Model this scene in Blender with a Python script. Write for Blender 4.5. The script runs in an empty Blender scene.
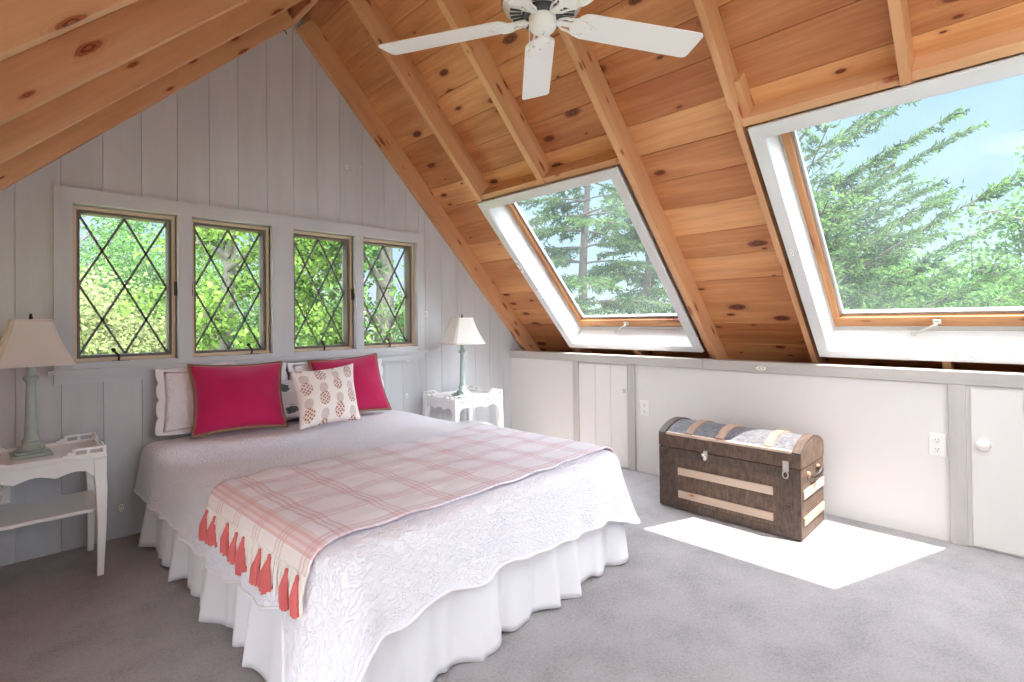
import bpy, bmesh, math, random
from mathutils import Vector as V, Matrix
from math import sin, cos, pi, radians, sqrt, atan2, exp

random.seed(7)
S = bpy.context.scene
COL = S.collection
D = bpy.data

# ------------------------------------------------------------------ helpers
class MB:
    """collects polygons with uv and tone, then links them as one object"""
    def __init__(s):
        s.v = []; s.f = []; s.uv = []; s.tone = []
    def face(s, pts, uvs=None, tone=.5):
        b = len(s.v)
        s.v += [tuple(p) for p in pts]
        s.f.append(tuple(range(b, b + len(pts))))
        s.uv += list(uvs) if uvs else [(p[0] + p[2] * .37, p[1] + p[2]) for p in pts]
        s.tone += [tone] * len(pts)
    def grid(s, fn, nu, nv, tone=.5, uvfn=None, closeu=False):
        b = len(s.v)
        for i in range(nu + 1):
            for j in range(nv + 1):
                s.v.append(tuple(fn(i / nu, j / nv)))
        for i in range(nu):
            for j in range(nv):
                q = (i * (nv + 1) + j, (i + 1) * (nv + 1) + j, (i + 1) * (nv + 1) + j + 1, i * (nv + 1) + j + 1)
                s.f.append(tuple(b + k for k in q))
                for (a, c) in ((i, j), (i + 1, j), (i + 1, j + 1), (i, j + 1)):
                    s.uv.append(uvfn(a / nu, c / nv) if uvfn else (a / nu, c / nv))
                    s.tone.append(tone)
    def box(s, c, sx, sy, sz, ax=(1,0,0), ay=(0,1,0), az=(0,0,1), grain=0, tone=None):
        """full sizes sx, sy, sz along unit axes"""
        if tone is None: tone = random.random()
        c = V(c); A = [V(ax), V(ay), V(az)]; h = [sx / 2, sy / 2, sz / 2]
        ou, ov = random.uniform(0, 40), random.uniform(0, 40)
        for k in range(3):
            i, j = [(1, 2), (2, 0), (0, 1)][k]
            for sg in (1, -1):
                pts = []; uvs = []
                order = [(-1, -1), (1, -1), (1, 1), (-1, 1)]
                if sg < 0: order.reverse()
                for (p, q) in order:
                    L = [0, 0, 0]; L[k] = sg * h[k]; L[i] = p * h[i]; L[j] = q * h[j]
                    pts.append(c + A[0] * L[0] + A[1] * L[1] + A[2] * L[2])
                    oth = [m for m in range(3) if m != grain]
                    uvs.append((ou + L[grain], ov + L[oth[0]] + L[oth[1]] * (1 if k != grain else 7)))
                s.face(pts, uvs, tone)
    def bx(s, x0, x1, y0, y1, z0, z1, grain=0, tone=None):
        s.box(((x0 + x1) / 2, (y0 + y1) / 2, (z0 + z1) / 2), x1 - x0, y1 - y0, z1 - z0, grain=grain, tone=tone)
    def prism(s, poly, d, tone=None, gdir=None):
        """poly: 3-D planar loop, d: extrusion vector"""
        if tone is None: tone = random.random()
        P = [V(p) for p in poly]; d = V(d)
        n = V((0, 0, 0))
        for i in range(len(P)): n += P[i].cross(P[(i + 1) % len(P)])
        if n.dot(d) > 0: P.reverse()
        g = V(gdir) if gdir else (P[1] - P[0]).normalized()
        w = d.normalized().cross(g)
        ou, ov = random.uniform(0, 40), random.uniform(0, 40)
        uv = lambda p, e=0: (ou + p.dot(g), ov + p.dot(w) + e)
        s.face(P, [uv(p) for p in P], tone)
        Q = [p + d for p in P]
        s.face(Q[::-1], [uv(p, 3) for p in Q[::-1]], tone)
        L = d.length
        for i in range(len(P)):
            j = (i + 1) % len(P)
            s.face([P[j], P[i], Q[i], Q[j]], [uv(P[j]), uv(P[i]), uv(P[i], L), uv(P[j], L)], tone)
    def tube(s, pts, r, n=8, cap=True, closed=False, tone=.5):
        P = [V(p) for p in pts]; m = len(P)
        R = r if isinstance(r, (list, tuple)) else [r] * m
        b = len(s.v); up = None; acc = 0
        for i in range(m):
            if closed: t = P[(i + 1) % m] - P[i - 1]
            else: t = P[min(i + 1, m - 1)] - P[max(i - 1, 0)]
            t = t.normalized() if t.length > 1e-9 else V((0, 0, 1))
            if up is None:
                up = t.cross(V((0, 0, 1)))
                if up.length < .05: up = t.cross(V((1, 0, 0)))
                up.normalize()
            up = (up - t * up.dot(t)).normalized(); w = t.cross(up)
            for k in range(n):
                a = 2 * pi * k / n
                s.v.append(tuple(P[i] + (up * cos(a) + w * sin(a)) * R[i]))
        for i in range(m if closed else m - 1):
            i2 = (i + 1) % m
            for k in range(n):
                k2 = (k + 1) % n
                s.f.append((b + i * n + k, b + i * n + k2, b + i2 * n + k2, b + i2 * n + k))
                s.uv += [(i * .1, k / n), (i * .1, (k + 1) / n), (i * .1 + .1, (k + 1) / n), (i * .1 + .1, k / n)]
                s.tone += [tone] * 4
        if cap and not closed:
            s.f.append(tuple(b + k for k in range(n))[::-1]); s.uv += [(0, 0)] * n; s.tone += [tone] * n
            s.f.append(tuple(b + (m - 1) * n + k for k in range(n))); s.uv += [(0, 0)] * n; s.tone += [tone] * n
    def lathe(s, prof, c=(0, 0, 0), n=28, tone=.5):
        """prof: (radius, z) list"""
        c = V(c); b = len(s.v)
        for (r, z) in prof:
            for k in range(n):
                a = 2 * pi * k / n
                s.v.append((c.x + r * cos(a), c.y + r * sin(a), c.z + z))
        for i in range(len(prof) - 1):
            for k in range(n):
                k2 = (k + 1) % n
                s.f.append((b + i * n + k, b + i * n + k2, b + (i + 1) * n + k2, b + (i + 1) * n + k))
                s.uv += [(k / n, i * .1)] * 4; s.tone += [tone] * 4
        for i, rev in ((0, True), (len(prof) - 1, False)):
            if prof[i][0] > 1e-5:
                q = [b + i * n + k for k in range(n)]
                s.f.append(tuple(q[::-1] if rev else q)); s.uv += [(0, 0)] * n; s.tone += [tone] * n
    def sphere(s, c, r, sq=(1, 1, 1), n=12, tone=.5):
        c = V(c)
        pr = [(max(1e-6, sin(pi * i / n)), -cos(pi * i / n)) for i in range(n + 1)]
        b = len(s.v); s.lathe(pr, n=n * 2, tone=tone)
        for i in range(b, len(s.v)):
            p = s.v[i]; s.v[i] = (c.x + p[0] * r * sq[0], c.y + p[1] * r * sq[1], c.z + p[2] * r * sq[2])
    def xf(s, M, start=0):
        for i in range(start, len(s.v)): s.v[i] = tuple(M @ V(s.v[i]))
        return s
    def build(s, name, mat, parent=None, smooth=None, bevel=0, weld=True, seg=2):
        me = D.meshes.new(name)
        me.from_pydata(s.v, [], s.f)
        uvl = me.uv_layers.new(name='UVMap')
        flat = [x for uv in s.uv for x in uv]
        uvl.data.foreach_set('uv', flat)
        at = me.attributes.new('tone', 'FLOAT', 'CORNER')
        at.data.foreach_set('value', s.tone)
        if weld:
            bm = bmesh.new(); bm.from_mesh(me)
            bmesh.ops.remove_doubles(bm, verts=bm.verts, dist=1e-5)
            bm.to_mesh(me); bm.free()
        me.materials.append(mat)
        if smooth is not None:
            me.polygons.foreach_set('use_smooth', [True] * len(me.polygons))
            me.set_sharp_from_angle(angle=radians(smooth))
        me.update()
        o = D.objects.new(name, me); COL.objects.link(o)
        if parent: 
            o.parent = parent
        if bevel:
            m = o.modifiers.new('bevel', 'BEVEL'); m.width = bevel; m.segments = seg; m.limit_method = 'ANGLE'; m.angle_limit = radians(40)
        return o

def tag(o, label=None, cat=None, group=None, kind=None):
    if label: o['label'] = label
    if cat: o['category'] = cat
    if group: o['group'] = group
    if kind: o['kind'] = kind
    return o
def empty(name, loc=(0, 0, 0), rz=0):
    o = D.objects.new(name, None); COL.objects.link(o); o.location = loc; o.rotation_euler = (0, 0, rz)
    o.empty_display_size = .1
    return o
def copy_tree(o, parent=None):
    c = o.copy(); COL.objects.link(c)
    if parent: c.parent = parent
    for ch in list(o.children): copy_tree(ch, c)
    return c
def struct(o, label, cat):
    return tag(o, label, cat, kind='structure')

# ------------------------------------------------------------------ materials
def lin(c):
    f = lambda x: x / 12.92 if x <= .04045 else ((x + .055) / 1.055) ** 2.4
    return tuple(f(x / 255) for x in c) + (1,)
class NT:
    def __init__(s, name):
        s.m = D.materials.new(name); s.m.use_nodes = True
        s.t = s.m.node_tree; s.t.nodes.clear()
        s.out = s.n('ShaderNodeOutputMaterial')
    def n(s, t, **kw):
        nd = s.t.nodes.new(t)
        for k, v in kw.items():
            if hasattr(nd, k): setattr(nd, k, v)
            else: nd.inputs[k.replace('_', ' ')].default_value = v
        return nd
    def l(s, a, b): s.t.links.new(a, b)
    def math(s, op, a, b=None, clamp=False):
        nd = s.n('ShaderNodeMath', operation=op, use_clamp=clamp)
        for i, x in enumerate((a, b)):
            if x is None: continue
            if isinstance(x, (int, float)): nd.inputs[i].default_value = x
            else: s.l(x, nd.inputs[i])
        return nd.outputs[0]
    def ramp(s, x, stops):
        nd = s.n('ShaderNodeValToRGB'); e = nd.color_ramp.elements
        while len(e) < len(stops): e.new(.5)
        for i, (p, c) in enumerate(stops): e[i].position = p; e[i].color = c
        s.l(x, nd.inputs[0]); return nd.outputs[0]
    def mix(s, f, a, b, mode='MIX'):
        nd = s.n('ShaderNodeMix', data_type='RGBA', blend_type=mode)
        for sock, x in ((nd.inputs[0], f), (nd.inputs[6], a), (nd.inputs[7], b)):
            if isinstance(x, (int, float)): sock.default_value = x
            elif isinstance(x, tuple): sock.default_value = x
            else: s.l(x, sock)
        return nd.outputs[2]
    def principled(s, col, rough=.5, bump=None, bstr=.3, bdist=.01, **kw):
        p = s.n('ShaderNodeBsdfPrincipled')
        if isinstance(col, tuple): p.inputs['Base Color'].default_value = col
        else: s.l(col, p.inputs['Base Color'])
        p.inputs['Roughness'].default_value = rough
        for k, v in kw.items(): p.inputs[k.replace('_', ' ')].default_value = v
        if bump is not None:
            b = s.n('ShaderNodeBump'); b.inputs['Strength'].default_value = bstr; b.inputs['Distance'].default_value = bdist
            s.l(bump, b.inputs['Height']); s.l(b.outputs[0], p.inputs['Normal'])
        s.l(p.outputs[0], s.out.inputs[0]); return p

def uvmap(t, su, sv, off=(0, 0, 0)):
    u = t.n('ShaderNodeUVMap'); mp = t.n('ShaderNodeMapping')
    mp.inputs['Scale'].default_value = (su, sv, 1); mp.inputs['Location'].default_value = off
    t.l(u.outputs[0], mp.inputs[0]); return mp.outputs[0]
def noise(t, vec, scale=1, detail=3, rough=.55, dist=0):
    n = t.n('ShaderNodeTexNoise'); n.inputs['Scale'].default_value = scale; n.inputs['Detail'].default_value = detail
    n.inputs['Roughness'].default_value = rough; n.inputs['Distortion'].default_value = dist
    if vec is not None: t.l(vec, n.inputs['Vector'])
    return n.outputs['Fac']
def obco(t, sc=(1, 1, 1)):
    g = t.n('ShaderNodeNewGeometry'); mp = t.n('ShaderNodeMapping'); mp.inputs['Scale'].default_value = sc
    t.l(g.outputs['Position'], mp.inputs[0]); return mp.outputs[0]

def wood(name, dark, light, knot=(70, 35, 20), knots=.55, grain=.5, rough=.45, tonevar=.5, ku=3.2, kv=8, kr=.2, halo=.35):
    t = NT(name)
    # warp: grain bends round the knots
    kco = uvmap(t, ku, kv)
    vor = t.n('ShaderNodeTexVoronoi', voronoi_dimensions='2D'); vor.inputs['Scale'].default_value = 1; vor.inputs['Randomness'].default_value = .9
    t.l(kco, vor.inputs['Vector'])
    sep = t.n('ShaderNodeSeparateColor'); t.l(vor.outputs['Color'], sep.inputs[0])
    has = t.math('GREATER_THAN', sep.outputs[0], 1 - knots)
    rad = t.math('ADD', t.math('MULTIPLY', t.math('POWER', sep.outputs[1], 1.6), kr * 1.1), kr * .25)
    dn = t.math('DIVIDE', vor.outputs['Distance'], rad)
    kn = noise(t, uvmap(t, 60, 60), 1, 2)
    dn = t.math('ADD', dn, t.math('MULTIPLY', t.math('SUBTRACT', kn, .5), .5))
    kmask = t.math('MULTIPLY', has, t.math('MULTIPLY', t.math('SUBTRACT', 1.15, dn), 3.0, True), True)
    hmask = t.math('MULTIPLY', has, t.math('MULTIPLY', t.math('SUBTRACT', 2.6, dn), halo, True), True)
    ring = t.math('MULTIPLY', t.math('SINE', t.math('MULTIPLY', dn, 11)), .5)
    low = noise(t, uvmap(t, 1.1, 7), 1, 3, .5, .6)
    mid = noise(t, uvmap(t, 2.2, 45), 1, 4, .6, .8)
    fine = noise(t, uvmap(t, 9, 260), 1, 2, .6)
    at = t.n('ShaderNodeAttribute', attribute_name='tone')
    f = t.math('ADD', t.math('MULTIPLY', low, .9), t.math('MULTIPLY', mid, grain))
    f = t.math('ADD', f, t.math('MULTIPLY', fine, grain * .35))
    f = t.math('SUBTRACT', f, (.9 + grain * 1.35) / 2 - .5)
    f = t.math('ADD', f, t.math('MULTIPLY', t.math('SUBTRACT', at.outputs['Fac'], .5), tonevar))
    f = t.math('SUBTRACT', f, t.math('MULTIPLY', hmask, t.math('ADD', .28, t.math('MULTIPLY', ring, .3))))
    c = t.ramp(f, [(.1, lin(dark)), (.5, lin(tuple((a + b) / 2 for a, b in zip(dark, light)))), (.9, lin(light))])
    kc = t.mix(t.math('ADD', .5, ring), lin(knot), lin(tuple(min(255, k * 1.7) for k in knot)))
    c = t.mix(kmask, c, kc)
    t.principled(c, rough, bump=t.math('ADD', t.math('MULTIPLY', mid, .5), fine), bstr=.12, bdist=.004)
    return t.m

def plain(name, col, rough=.5, nscale=0, namp=.08, bump=0, bscale=80, **kw):
    t = NT(name)
    c = lin(col)
    bn = None
    if nscale:
        nz = noise(t, obco(t), nscale, 4)
        k = 1 - namp
        c = t.mix(nz, tuple(x * (1 - namp * 1.5) for x in c[:3]) + (1,), tuple(min(1, x * (1 + namp * 1.2)) for x in c[:3]) + (1,))
    if bump: bn = noise(t, obco(t), bscale, 3)
    t.principled(c, rough, bump=bn, bstr=bump, bdist=.005, **kw)
    return t.m

M = {}
M['deck'] = wood('pine_deck', (174, 106, 64), (234, 176, 122), knot=(78, 38, 24), knots=.4, grain=.6, tonevar=.5, ku=3.6, kv=8.5, kr=.16)
M['rafter'] = wood('pine_rafter', (192, 134, 94), (234, 186, 140), knot=(110, 58, 34), knots=.42, grain=.35, tonevar=.3, ku=4, kv=14, kr=.17)
M['frame_wood'] = wood('skylight_wood', (136, 78, 42), (234, 178, 120), knot=(100, 50, 26), knots=.5, grain=.5, tonevar=.3, ku=3, kv=12, kr=.25)
M['gray'] = wood('gray_boards', (186, 188, 192), (208, 210, 214), knot=(160, 156, 144), knots=.11, grain=.25, tonevar=.25, ku=3.2, kv=6, kr=.10, halo=.12, rough=.6)
M['graytrim'] = wood('gray_trim', (188, 190, 195), (210, 212, 216), knot=(130, 126, 120), knots=.06, grain=.3, tonevar=.2, ku=3.2, kv=6, kr=.09, halo=.12, rough=.6)
M['whitetrim'] = wood('white_trim', (206, 206, 208), (228, 228, 230), knot=(190, 188, 186), knots=.1, grain=.25, tonevar=.1, halo=.1, rough=.45)
M['batten'] = wood('whitewashed_batten', (178, 172, 168), (206, 200, 195), knot=(160, 152, 145), knots=.08, grain=.5, tonevar=.15, halo=.15, kr=.1, rough=.6)
M['kneewall'] = plain('kneewall_paint', (229, 224, 221), .55, 1.5, .02, .05, 40)
M['white'] = plain('white_enamel', (240, 240, 240), .3)
M['fanwhite'] = plain('fan_white', (244, 244, 244), .35)
M['fandark'] = plain('fan_slot_dark', (74, 76, 82), .6)
M['tan'] = plain('tan_window_frame', (214, 192, 164), .5, 30, .06)
M['sash'] = plain('brown_sash', (112, 100, 94), .55, 30, .08)
M['lead'] = plain('lead_came', (92, 92, 88), .5)
M['bronze'] = plain('dark_bronze', (62, 50, 42), .4, Metallic=.5)
M['metal'] = plain('pale_metal', (206, 202, 194), .3, Metallic=.7)
M['alu'] = plain('aluminium_bead', (176, 178, 178), .35, Metallic=.4)
M['teal'] = plain('teal_lamp_paint', (166, 182, 177), .4, 40, .12)
M['plate'] = plain('outlet_plate', (240, 237, 233), .35)
M['slot'] = plain('outlet_slot', (60, 58, 56), .6)
M['eave'] = plain('eave_dark_wood', (96, 62, 40), .8, 10, .2)
M['roof'] = plain('roof_shingle', (70, 68, 66), .9)

def shade_mat():
    t = NT('lamp_shade_linen')
    w1 = noise(t, uvmap(t, 300, 20), 1, 2); w2 = noise(t, uvmap(t, 20, 300), 1, 2)
    b = t.math('ADD', w1, w2)
    d = t.n('ShaderNodeBsdfDiffuse'); d.inputs[0].default_value = lin((246, 243, 240))
    tr = t.n('ShaderNodeBsdfTranslucent'); tr.inputs[0].default_value = lin((240, 232, 222))
    bp = t.n('ShaderNodeBump'); bp.inputs['Strength'].default_value = .15; bp.inputs['Distance'].default_value = .002
    t.l(b, bp.inputs['Height']); t.l(bp.outputs[0], d.inputs['Normal'])
    mx = t.n('ShaderNodeMixShader'); mx.inputs[0].default_value = .42
    t.l(d.outputs[0], mx.inputs[1]); t.l(tr.outputs[0], mx.inputs[2]); t.l(mx.outputs[0], t.out.inputs[0])
    return t.m
M['shade'] = shade_mat()

def glass_mat(name, dust):
    t = NT(name)
    tr = t.n('ShaderNodeBsdfTransparent'); tr.inputs[0].default_value = (.96, .98, .98, 1)
    gl = t.n('ShaderNodeBsdfGlossy'); gl.inputs['Roughness'].default_value = .02
    fr = t.n('ShaderNodeFresnel'); fr.inputs[0].default_value = 1.12
    mx = t.n('ShaderNodeMixShader'); t.l(fr.outputs[0], mx.inputs[0]); t.l(tr.outputs[0], mx.inputs[1]); t.l(gl.outputs[0], mx.inputs[2])
    df = t.n('ShaderNodeBsdfTranslucent'); df.inputs[0].default_value = (.85, .95, 1, 1)
    m2 = t.n('ShaderNodeMixShader')
    nz = noise(t, obco(t), 3, 4); f = t.math('MULTIPLY', nz, dust * 2); t.l(f, m2.inputs[0])
    t.l(mx.outputs[0], m2.inputs[1]); t.l(df.outputs[0], m2.inputs[2]); t.l(m2.outputs[0], t.out.inputs[0])
    return t.m
M['glass'] = glass_mat('window_glass', .01)
M['skyglass'] = glass_mat('skylight_glass', .012)

def carpet_mat():
    t = NT('gray_carpet')
    co = obco(t)
    a = noise(t, co, 5, 4, .6); b = noise(t, co, 90, 3, .7); c3 = noise(t, co, 320, 2, .6)
    f = t.math('ADD', t.math('MULTIPLY', a, .45), t.math('ADD', t.math('MULTIPLY', b, .45), t.math('MULTIPLY', c3, .4)))
    col = t.ramp(f, [(.42, lin((142, 138, 139))), (.64, lin((180, 175, 176))), (.85, lin((198, 193, 194)))])
    t.principled(col, .95, bump=t.math('ADD', b, c3), bstr=.7, bdist=.012, Specular_IOR_Level=.1)
    return t.m
M['carpet'] = carpet_mat()

def quilt_mat(name, col, sc=11, strength=.8):
    t = NT(name)
    nn = t.n('ShaderNodeTexNoise'); nn.inputs['Scale'].default_value = 1; nn.inputs['Detail'].default_value = 1; nn.inputs['Distortion'].default_value = 1.3
    t.l(uvmap(t, sc, sc * 1.25), nn.inputs['Vector'])
    rings = t.math('MULTIPLY', t.math('ABSOLUTE', t.math('SUBTRACT', nn.outputs['Fac'], .5)), 11, True)
    rings = t.math('POWER', rings, .6)
    puf = noise(t, uvmap(t, 60, 60), 1, 2)
    wr = noise(t, uvmap(t, 5, 12), 1, 4, .6, 1)
    h = t.math('ADD', t.math('MULTIPLY', rings, .7), t.math('ADD', t.math('MULTIPLY', puf, .25), t.math('MULTIPLY', wr, 1.2)))
    t.principled(lin(col), .85, bump=h, bstr=strength, bdist=.012, Specular_IOR_Level=.15, Sheen_Weight=.1)
    return t.m
M['quilt'] = quilt_mat('white_matelasse', (240, 238, 246), 28, .65)
M['sham'] = quilt_mat('sham_matelasse', (248, 245, 250), 28, .5)

def cloth(name, col, sc=400, bstr=.25, wr=0, rough=.9, sheen=0, var=0):
    t = NT(name)
    a = noise(t, uvmap(t, sc, sc * .15), 1, 2); b = noise(t, uvmap(t, sc * .15, sc), 1, 2)
    h = t.math('ADD', a, b)
    if wr: h = t.math('ADD', h, t.math('MULTIPLY', noise(t, uvmap(t, 6, 6), 1, 4, .6, .5), wr))
    c = lin(col)
    if var:
        c = t.mix(noise(t, uvmap(t, 12, 12), 1, 3), tuple(x * (1 - var) for x in c[:3]) + (1,), tuple(min(1, x * (1 + var)) for x in c[:3]) + (1,))
    t.principled(c, rough, bump=h, bstr=bstr, bdist=.004, Specular_IOR_Level=.2, Sheen_Weight=sheen)
    return t.m
M['skirt'] = cloth('white_cotton', (228, 226, 230), 300, .1, 2)
M['magenta'] = cloth('magenta_velvet', (186, 32, 86), 500, .2, 3, sheen=.25, var=.1)
M['piping'] = cloth('tan_jute_piping', (150, 120, 92), 200, .5)
M['sheet'] = cloth('white_sheet', (238, 236, 238), 300, .1, 2)
M['fringe'] = cloth('cream_fringe', (244, 234, 228), 300, .3)
M['tassel'] = cloth('coral_tassel', (222, 116, 116), 300, .5, var=.25)

def plaid_mat():
    t = NT('plaid_throw')
    u = t.n('ShaderNodeUVMap'); sp = t.n('ShaderNodeSeparateXYZ'); t.l(u.outputs[0], sp.inputs[0])
    def lines(x, period, offs, wd):
        fr = t.math('FRACT', t.math('ADD', t.math('DIVIDE', x, period), 10))
        r = None
        for o in offs:
            d = t.math('ABSOLUTE', t.math('SUBTRACT', fr, o))
            m = t.math('LESS_THAN', d, wd / period)
            r = m if r is None else t.math('MAXIMUM', r, m)
        return r
    X, Y = sp.outputs[0], sp.outputs[1]
    fx = lines(X, .205, (.40, .5, .6), .0045); fy = lines(Y, .17, (.38, .5, .62), .0042)
    band_x = lines(X, .205, (.5,), .026); band_y = lines(Y, .17, (.5,), .024)
    wx = lines(X, .205, (.0,), .006); wy = lines(Y, .17, (.0,), .006)
    base = t.mix(t.math('MULTIPLY', t.math('ADD', band_x, band_y), .28), lin((243, 238, 246)), lin((236, 220, 229)))
    c = t.mix(t.math('MULTIPLY', fx, .36), base, lin((208, 158, 168)))
    c = t.mix(t.math('MULTIPLY', fy, .34), c, lin((208, 158, 168)))
    c = t.mix(t.math('MULTIPLY', t.math('MAXIMUM', wx, wy), .6), c, lin((244, 238, 240)))
    # the dense border band along the fringed edge
    bd = t.math('MULTIPLY', t.math('GREATER_THAN', X, .0), t.math('LESS_THAN', X, .05))
    st = t.math('GREATER_THAN', t.math('SINE', t.math('MULTIPLY', X, 377)), .0)
    c = t.mix(t.math('MULTIPLY', bd, t.math('ADD', .3, t.math('MULTIPLY', st, .3))), c, lin((224, 166, 160)))
    end = t.math('LESS_THAN', X, -.004)
    c = t.mix(end, c, t.mix(t.math('MULTIPLY', fy, .4), lin((242, 232, 232)), lin((214, 156, 152))))
    a = noise(t, uvmap(t, 500, 60), 1, 2); b = noise(t, uvmap(t, 60, 500), 1, 2)
    t.principled(c, .95, bump=t.math('ADD', t.math('ADD', a, b), t.math('MULTIPLY', noise(t, uvmap(t, 7, 7), 1, 3), 1.5)), bstr=.25, bdist=.005, Specular_IOR_Level=.1)
    return t.m
M['plaid'] = plaid_mat()

def pineapple_mat():
    t = NT('pineapple_print')
    u = t.n('ShaderNodeUVMap'); sp = t.n('ShaderNodeSeparateXYZ'); t.l(u.outputs[0], sp.inputs[0])
    X0, Y = sp.outputs[0], sp.outputs[1]
    px, py = .098, .17
    row = t.math('FLOOR', t.math('DIVIDE', X0, px))
    odd = t.math('MULTIPLY', t.math('MODULO', t.math('ADD', row, 20), 2.0), py / 2)
    fx = t.math('SUBTRACT', t.math('FRACT', t.math('ADD', t.math('DIVIDE', X0, px), 10)), .5)
    fy = t.math('SUBTRACT', t.math('FRACT', t.math('ADD', t.math('DIVIDE', t.math('ADD', Y, odd), py), 10)), .5)
    lx = t.math('MULTIPLY', fx, px); ly = t.math('MULTIPLY', fy, py)
    def ell(cy, rx, ry):
        a = t.math('DIVIDE', lx, rx); b = t.math('DIVIDE', t.math('SUBTRACT', ly, cy), ry)
        return t.math('ADD', t.math('MULTIPLY', a, a), t.math('MULTIPLY', b, b))
    body = t.math('LESS_THAN', ell(-.022, .033, .046), 1.0)
    crown = t.math('LESS_THAN', ell(.048, .026, .034), 1.0)
    # pips: small dots
    rot = t.n('ShaderNodeMapping'); rot.inputs['Rotation'].default_value = (0, 0, pi / 4); rot.inputs['Scale'].default_value = (58, 58, 1)
    t.l(u.outputs[0], rot.inputs[0])
    vo = t.n('ShaderNodeTexVoronoi', voronoi_dimensions='2D'); vo.inputs['Scale'].default_value = 1; vo.inputs['Randomness'].default_value = .25
    t.l(rot.outputs[0], vo.inputs['Vector'])
    dots = t.math('LESS_THAN', vo.outputs['Distance'], .33)
    zz = t.math('GREATER_THAN', t.math('SINE', t.math('ADD', t.math('MULTIPLY', ly, 520), t.math('MULTIPLY', t.math('ABSOLUTE', lx), 600))), -.1)
    hue = noise(t, uvmap(t, 3, 3), 1, 1)
    ink = t.ramp(hue, [(.35, lin((150, 88, 66))), (.5, lin((150, 92, 90))), (.65, lin((180, 112, 124)))])
    wash = t.ramp(hue, [(.35, lin((232, 206, 180))), (.5, lin((230, 210, 206))), (.65, lin((238, 218, 220)))])
    base = lin((243, 236, 230))
    c = t.mix(t.math('MULTIPLY', body, .75), base, wash)
    c = t.mix(t.math('MULTIPLY', body, t.math('MULTIPLY', dots, .9)), c, ink)
    c = t.mix(t.math('MULTIPLY', crown, t.math('MULTIPLY', zz, .65)), c, ink)
    a = noise(t, uvmap(t, 300, 60), 1, 2); b = noise(t, uvmap(t, 60, 300), 1, 2)
    t.principled(c, .9, bump=t.math('ADD', a, b), bstr=.2, bdist=.003, Specular_IOR_Level=.15)
    return t.m
M['pineapple'] = pineapple_mat()

def leafprint_mat():
    t = NT('leaf_print')
    vo = t.n('ShaderNodeTexVoronoi', voronoi_dimensions='2D'); vo.inputs['Scale'].default_value = 1; t.l(uvmap(t, 7, 11), vo.inputs['Vector'])
    n = noise(t, uvmap(t, 14, 40), 1, 3, .6, 1.5)
    m = t.math('LESS_THAN', t.math('ADD', vo.outputs['Distance'], t.math('MULTIPLY', t.math('SUBTRACT', n, .5), .5)), .3)
    c = t.mix(m, lin((232, 230, 234)), lin((96, 110, 112)))
    t.principled(c, .9)
    return t.m
M['leafprint'] = leafprint_mat()

def trunk_mat(name, c1, c2, sc=22, st=.5):
    t = NT(name)
    n1 = noise(t, obco(t), sc, 5, .65); n2 = noise(t, obco(t, (3, 3, .6)), sc, 4, .6)
    f = t.math('ADD', t.math('MULTIPLY', n1, .6), t.math('MULTIPLY', n2, .5))
    c = t.ramp(f, [(.38, lin(c1)), (.7, lin(c2))])
    t.principled(c, .55, bump=n1, bstr=st, bdist=.004)
    return t.m
M['trunkbody'] = trunk_mat('old_trunk_wood', (60, 44, 36), (114, 90, 74))
M['trunkmetal'] = trunk_mat('old_trunk_tin', (56, 43, 36), (100, 80, 68), 30)
M['trunklid'] = trunk_mat('old_trunk_lid_tin', (66, 66, 76), (122, 118, 120), 40, .8)
M['trunkslat'] = wood('worn_slat', (176, 152, 134), (216, 192, 172), knot=(120, 84, 60), knots=.3, grain=.7, kr=.14, rough=.6)
M['lidslat'] = wood('reddish_lid_slat', (138, 108, 92), (182, 152, 132), knot=(90, 60, 48), knots=.3, grain=.8, kr=.14, rough=.7)
M['leather'] = plain('dark_leather', (48, 34, 28), .6)
M['rust'] = plain('brass_cap', (172, 130, 104), .45, 60, .2, Metallic=.3)

def leaf_mat(name, c1, c2, trans=.45):
    t = NT(name)
    at = t.n('ShaderNodeAttribute', attribute_name='tone')
    c = t.mix(at.outputs['Fac'], lin(c1), lin(c2))
    d = t.n('ShaderNodeBsdfDiffuse'); t.l(c, d.inputs[0])
    tr = t.n('ShaderNodeBsdfTranslucent'); t.l(c, tr.inputs[0])
    mx = t.n('ShaderNodeMixShader'); mx.inputs[0].default_value = trans
    t.l(d.outputs[0], mx.inputs[1]); t.l(tr.outputs[0], mx.inputs[2]); t.l(mx.outputs[0], t.out.inputs[0])
    return t.m
M['spruce'] = leaf_mat('spruce_needles', (28, 52, 42), (104, 134, 76))
M['maple'] = leaf_mat('maple_leaves', (68, 98, 44), (142, 170, 84), .5)
M['birch'] = leaf_mat('birch_leaves', (52, 86, 52), (112, 144, 82), .45)
M['shrub'] = leaf_mat('shrub_leaves', (88, 102, 66), (164, 170, 118))
M['bark'] = plain('gray_bark', (104, 98, 92), .9, 12, .3, .6, 20)
M['darkbark'] = plain('brown_bark', (76, 68, 62), .9, 12, .3, .6, 20)
M['ground'] = plain('meadow_ground', (150, 160, 112), .95, .6, .25)
M['hill'] = plain('far_hill', (120, 150, 130), .95, .2, .2)

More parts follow.
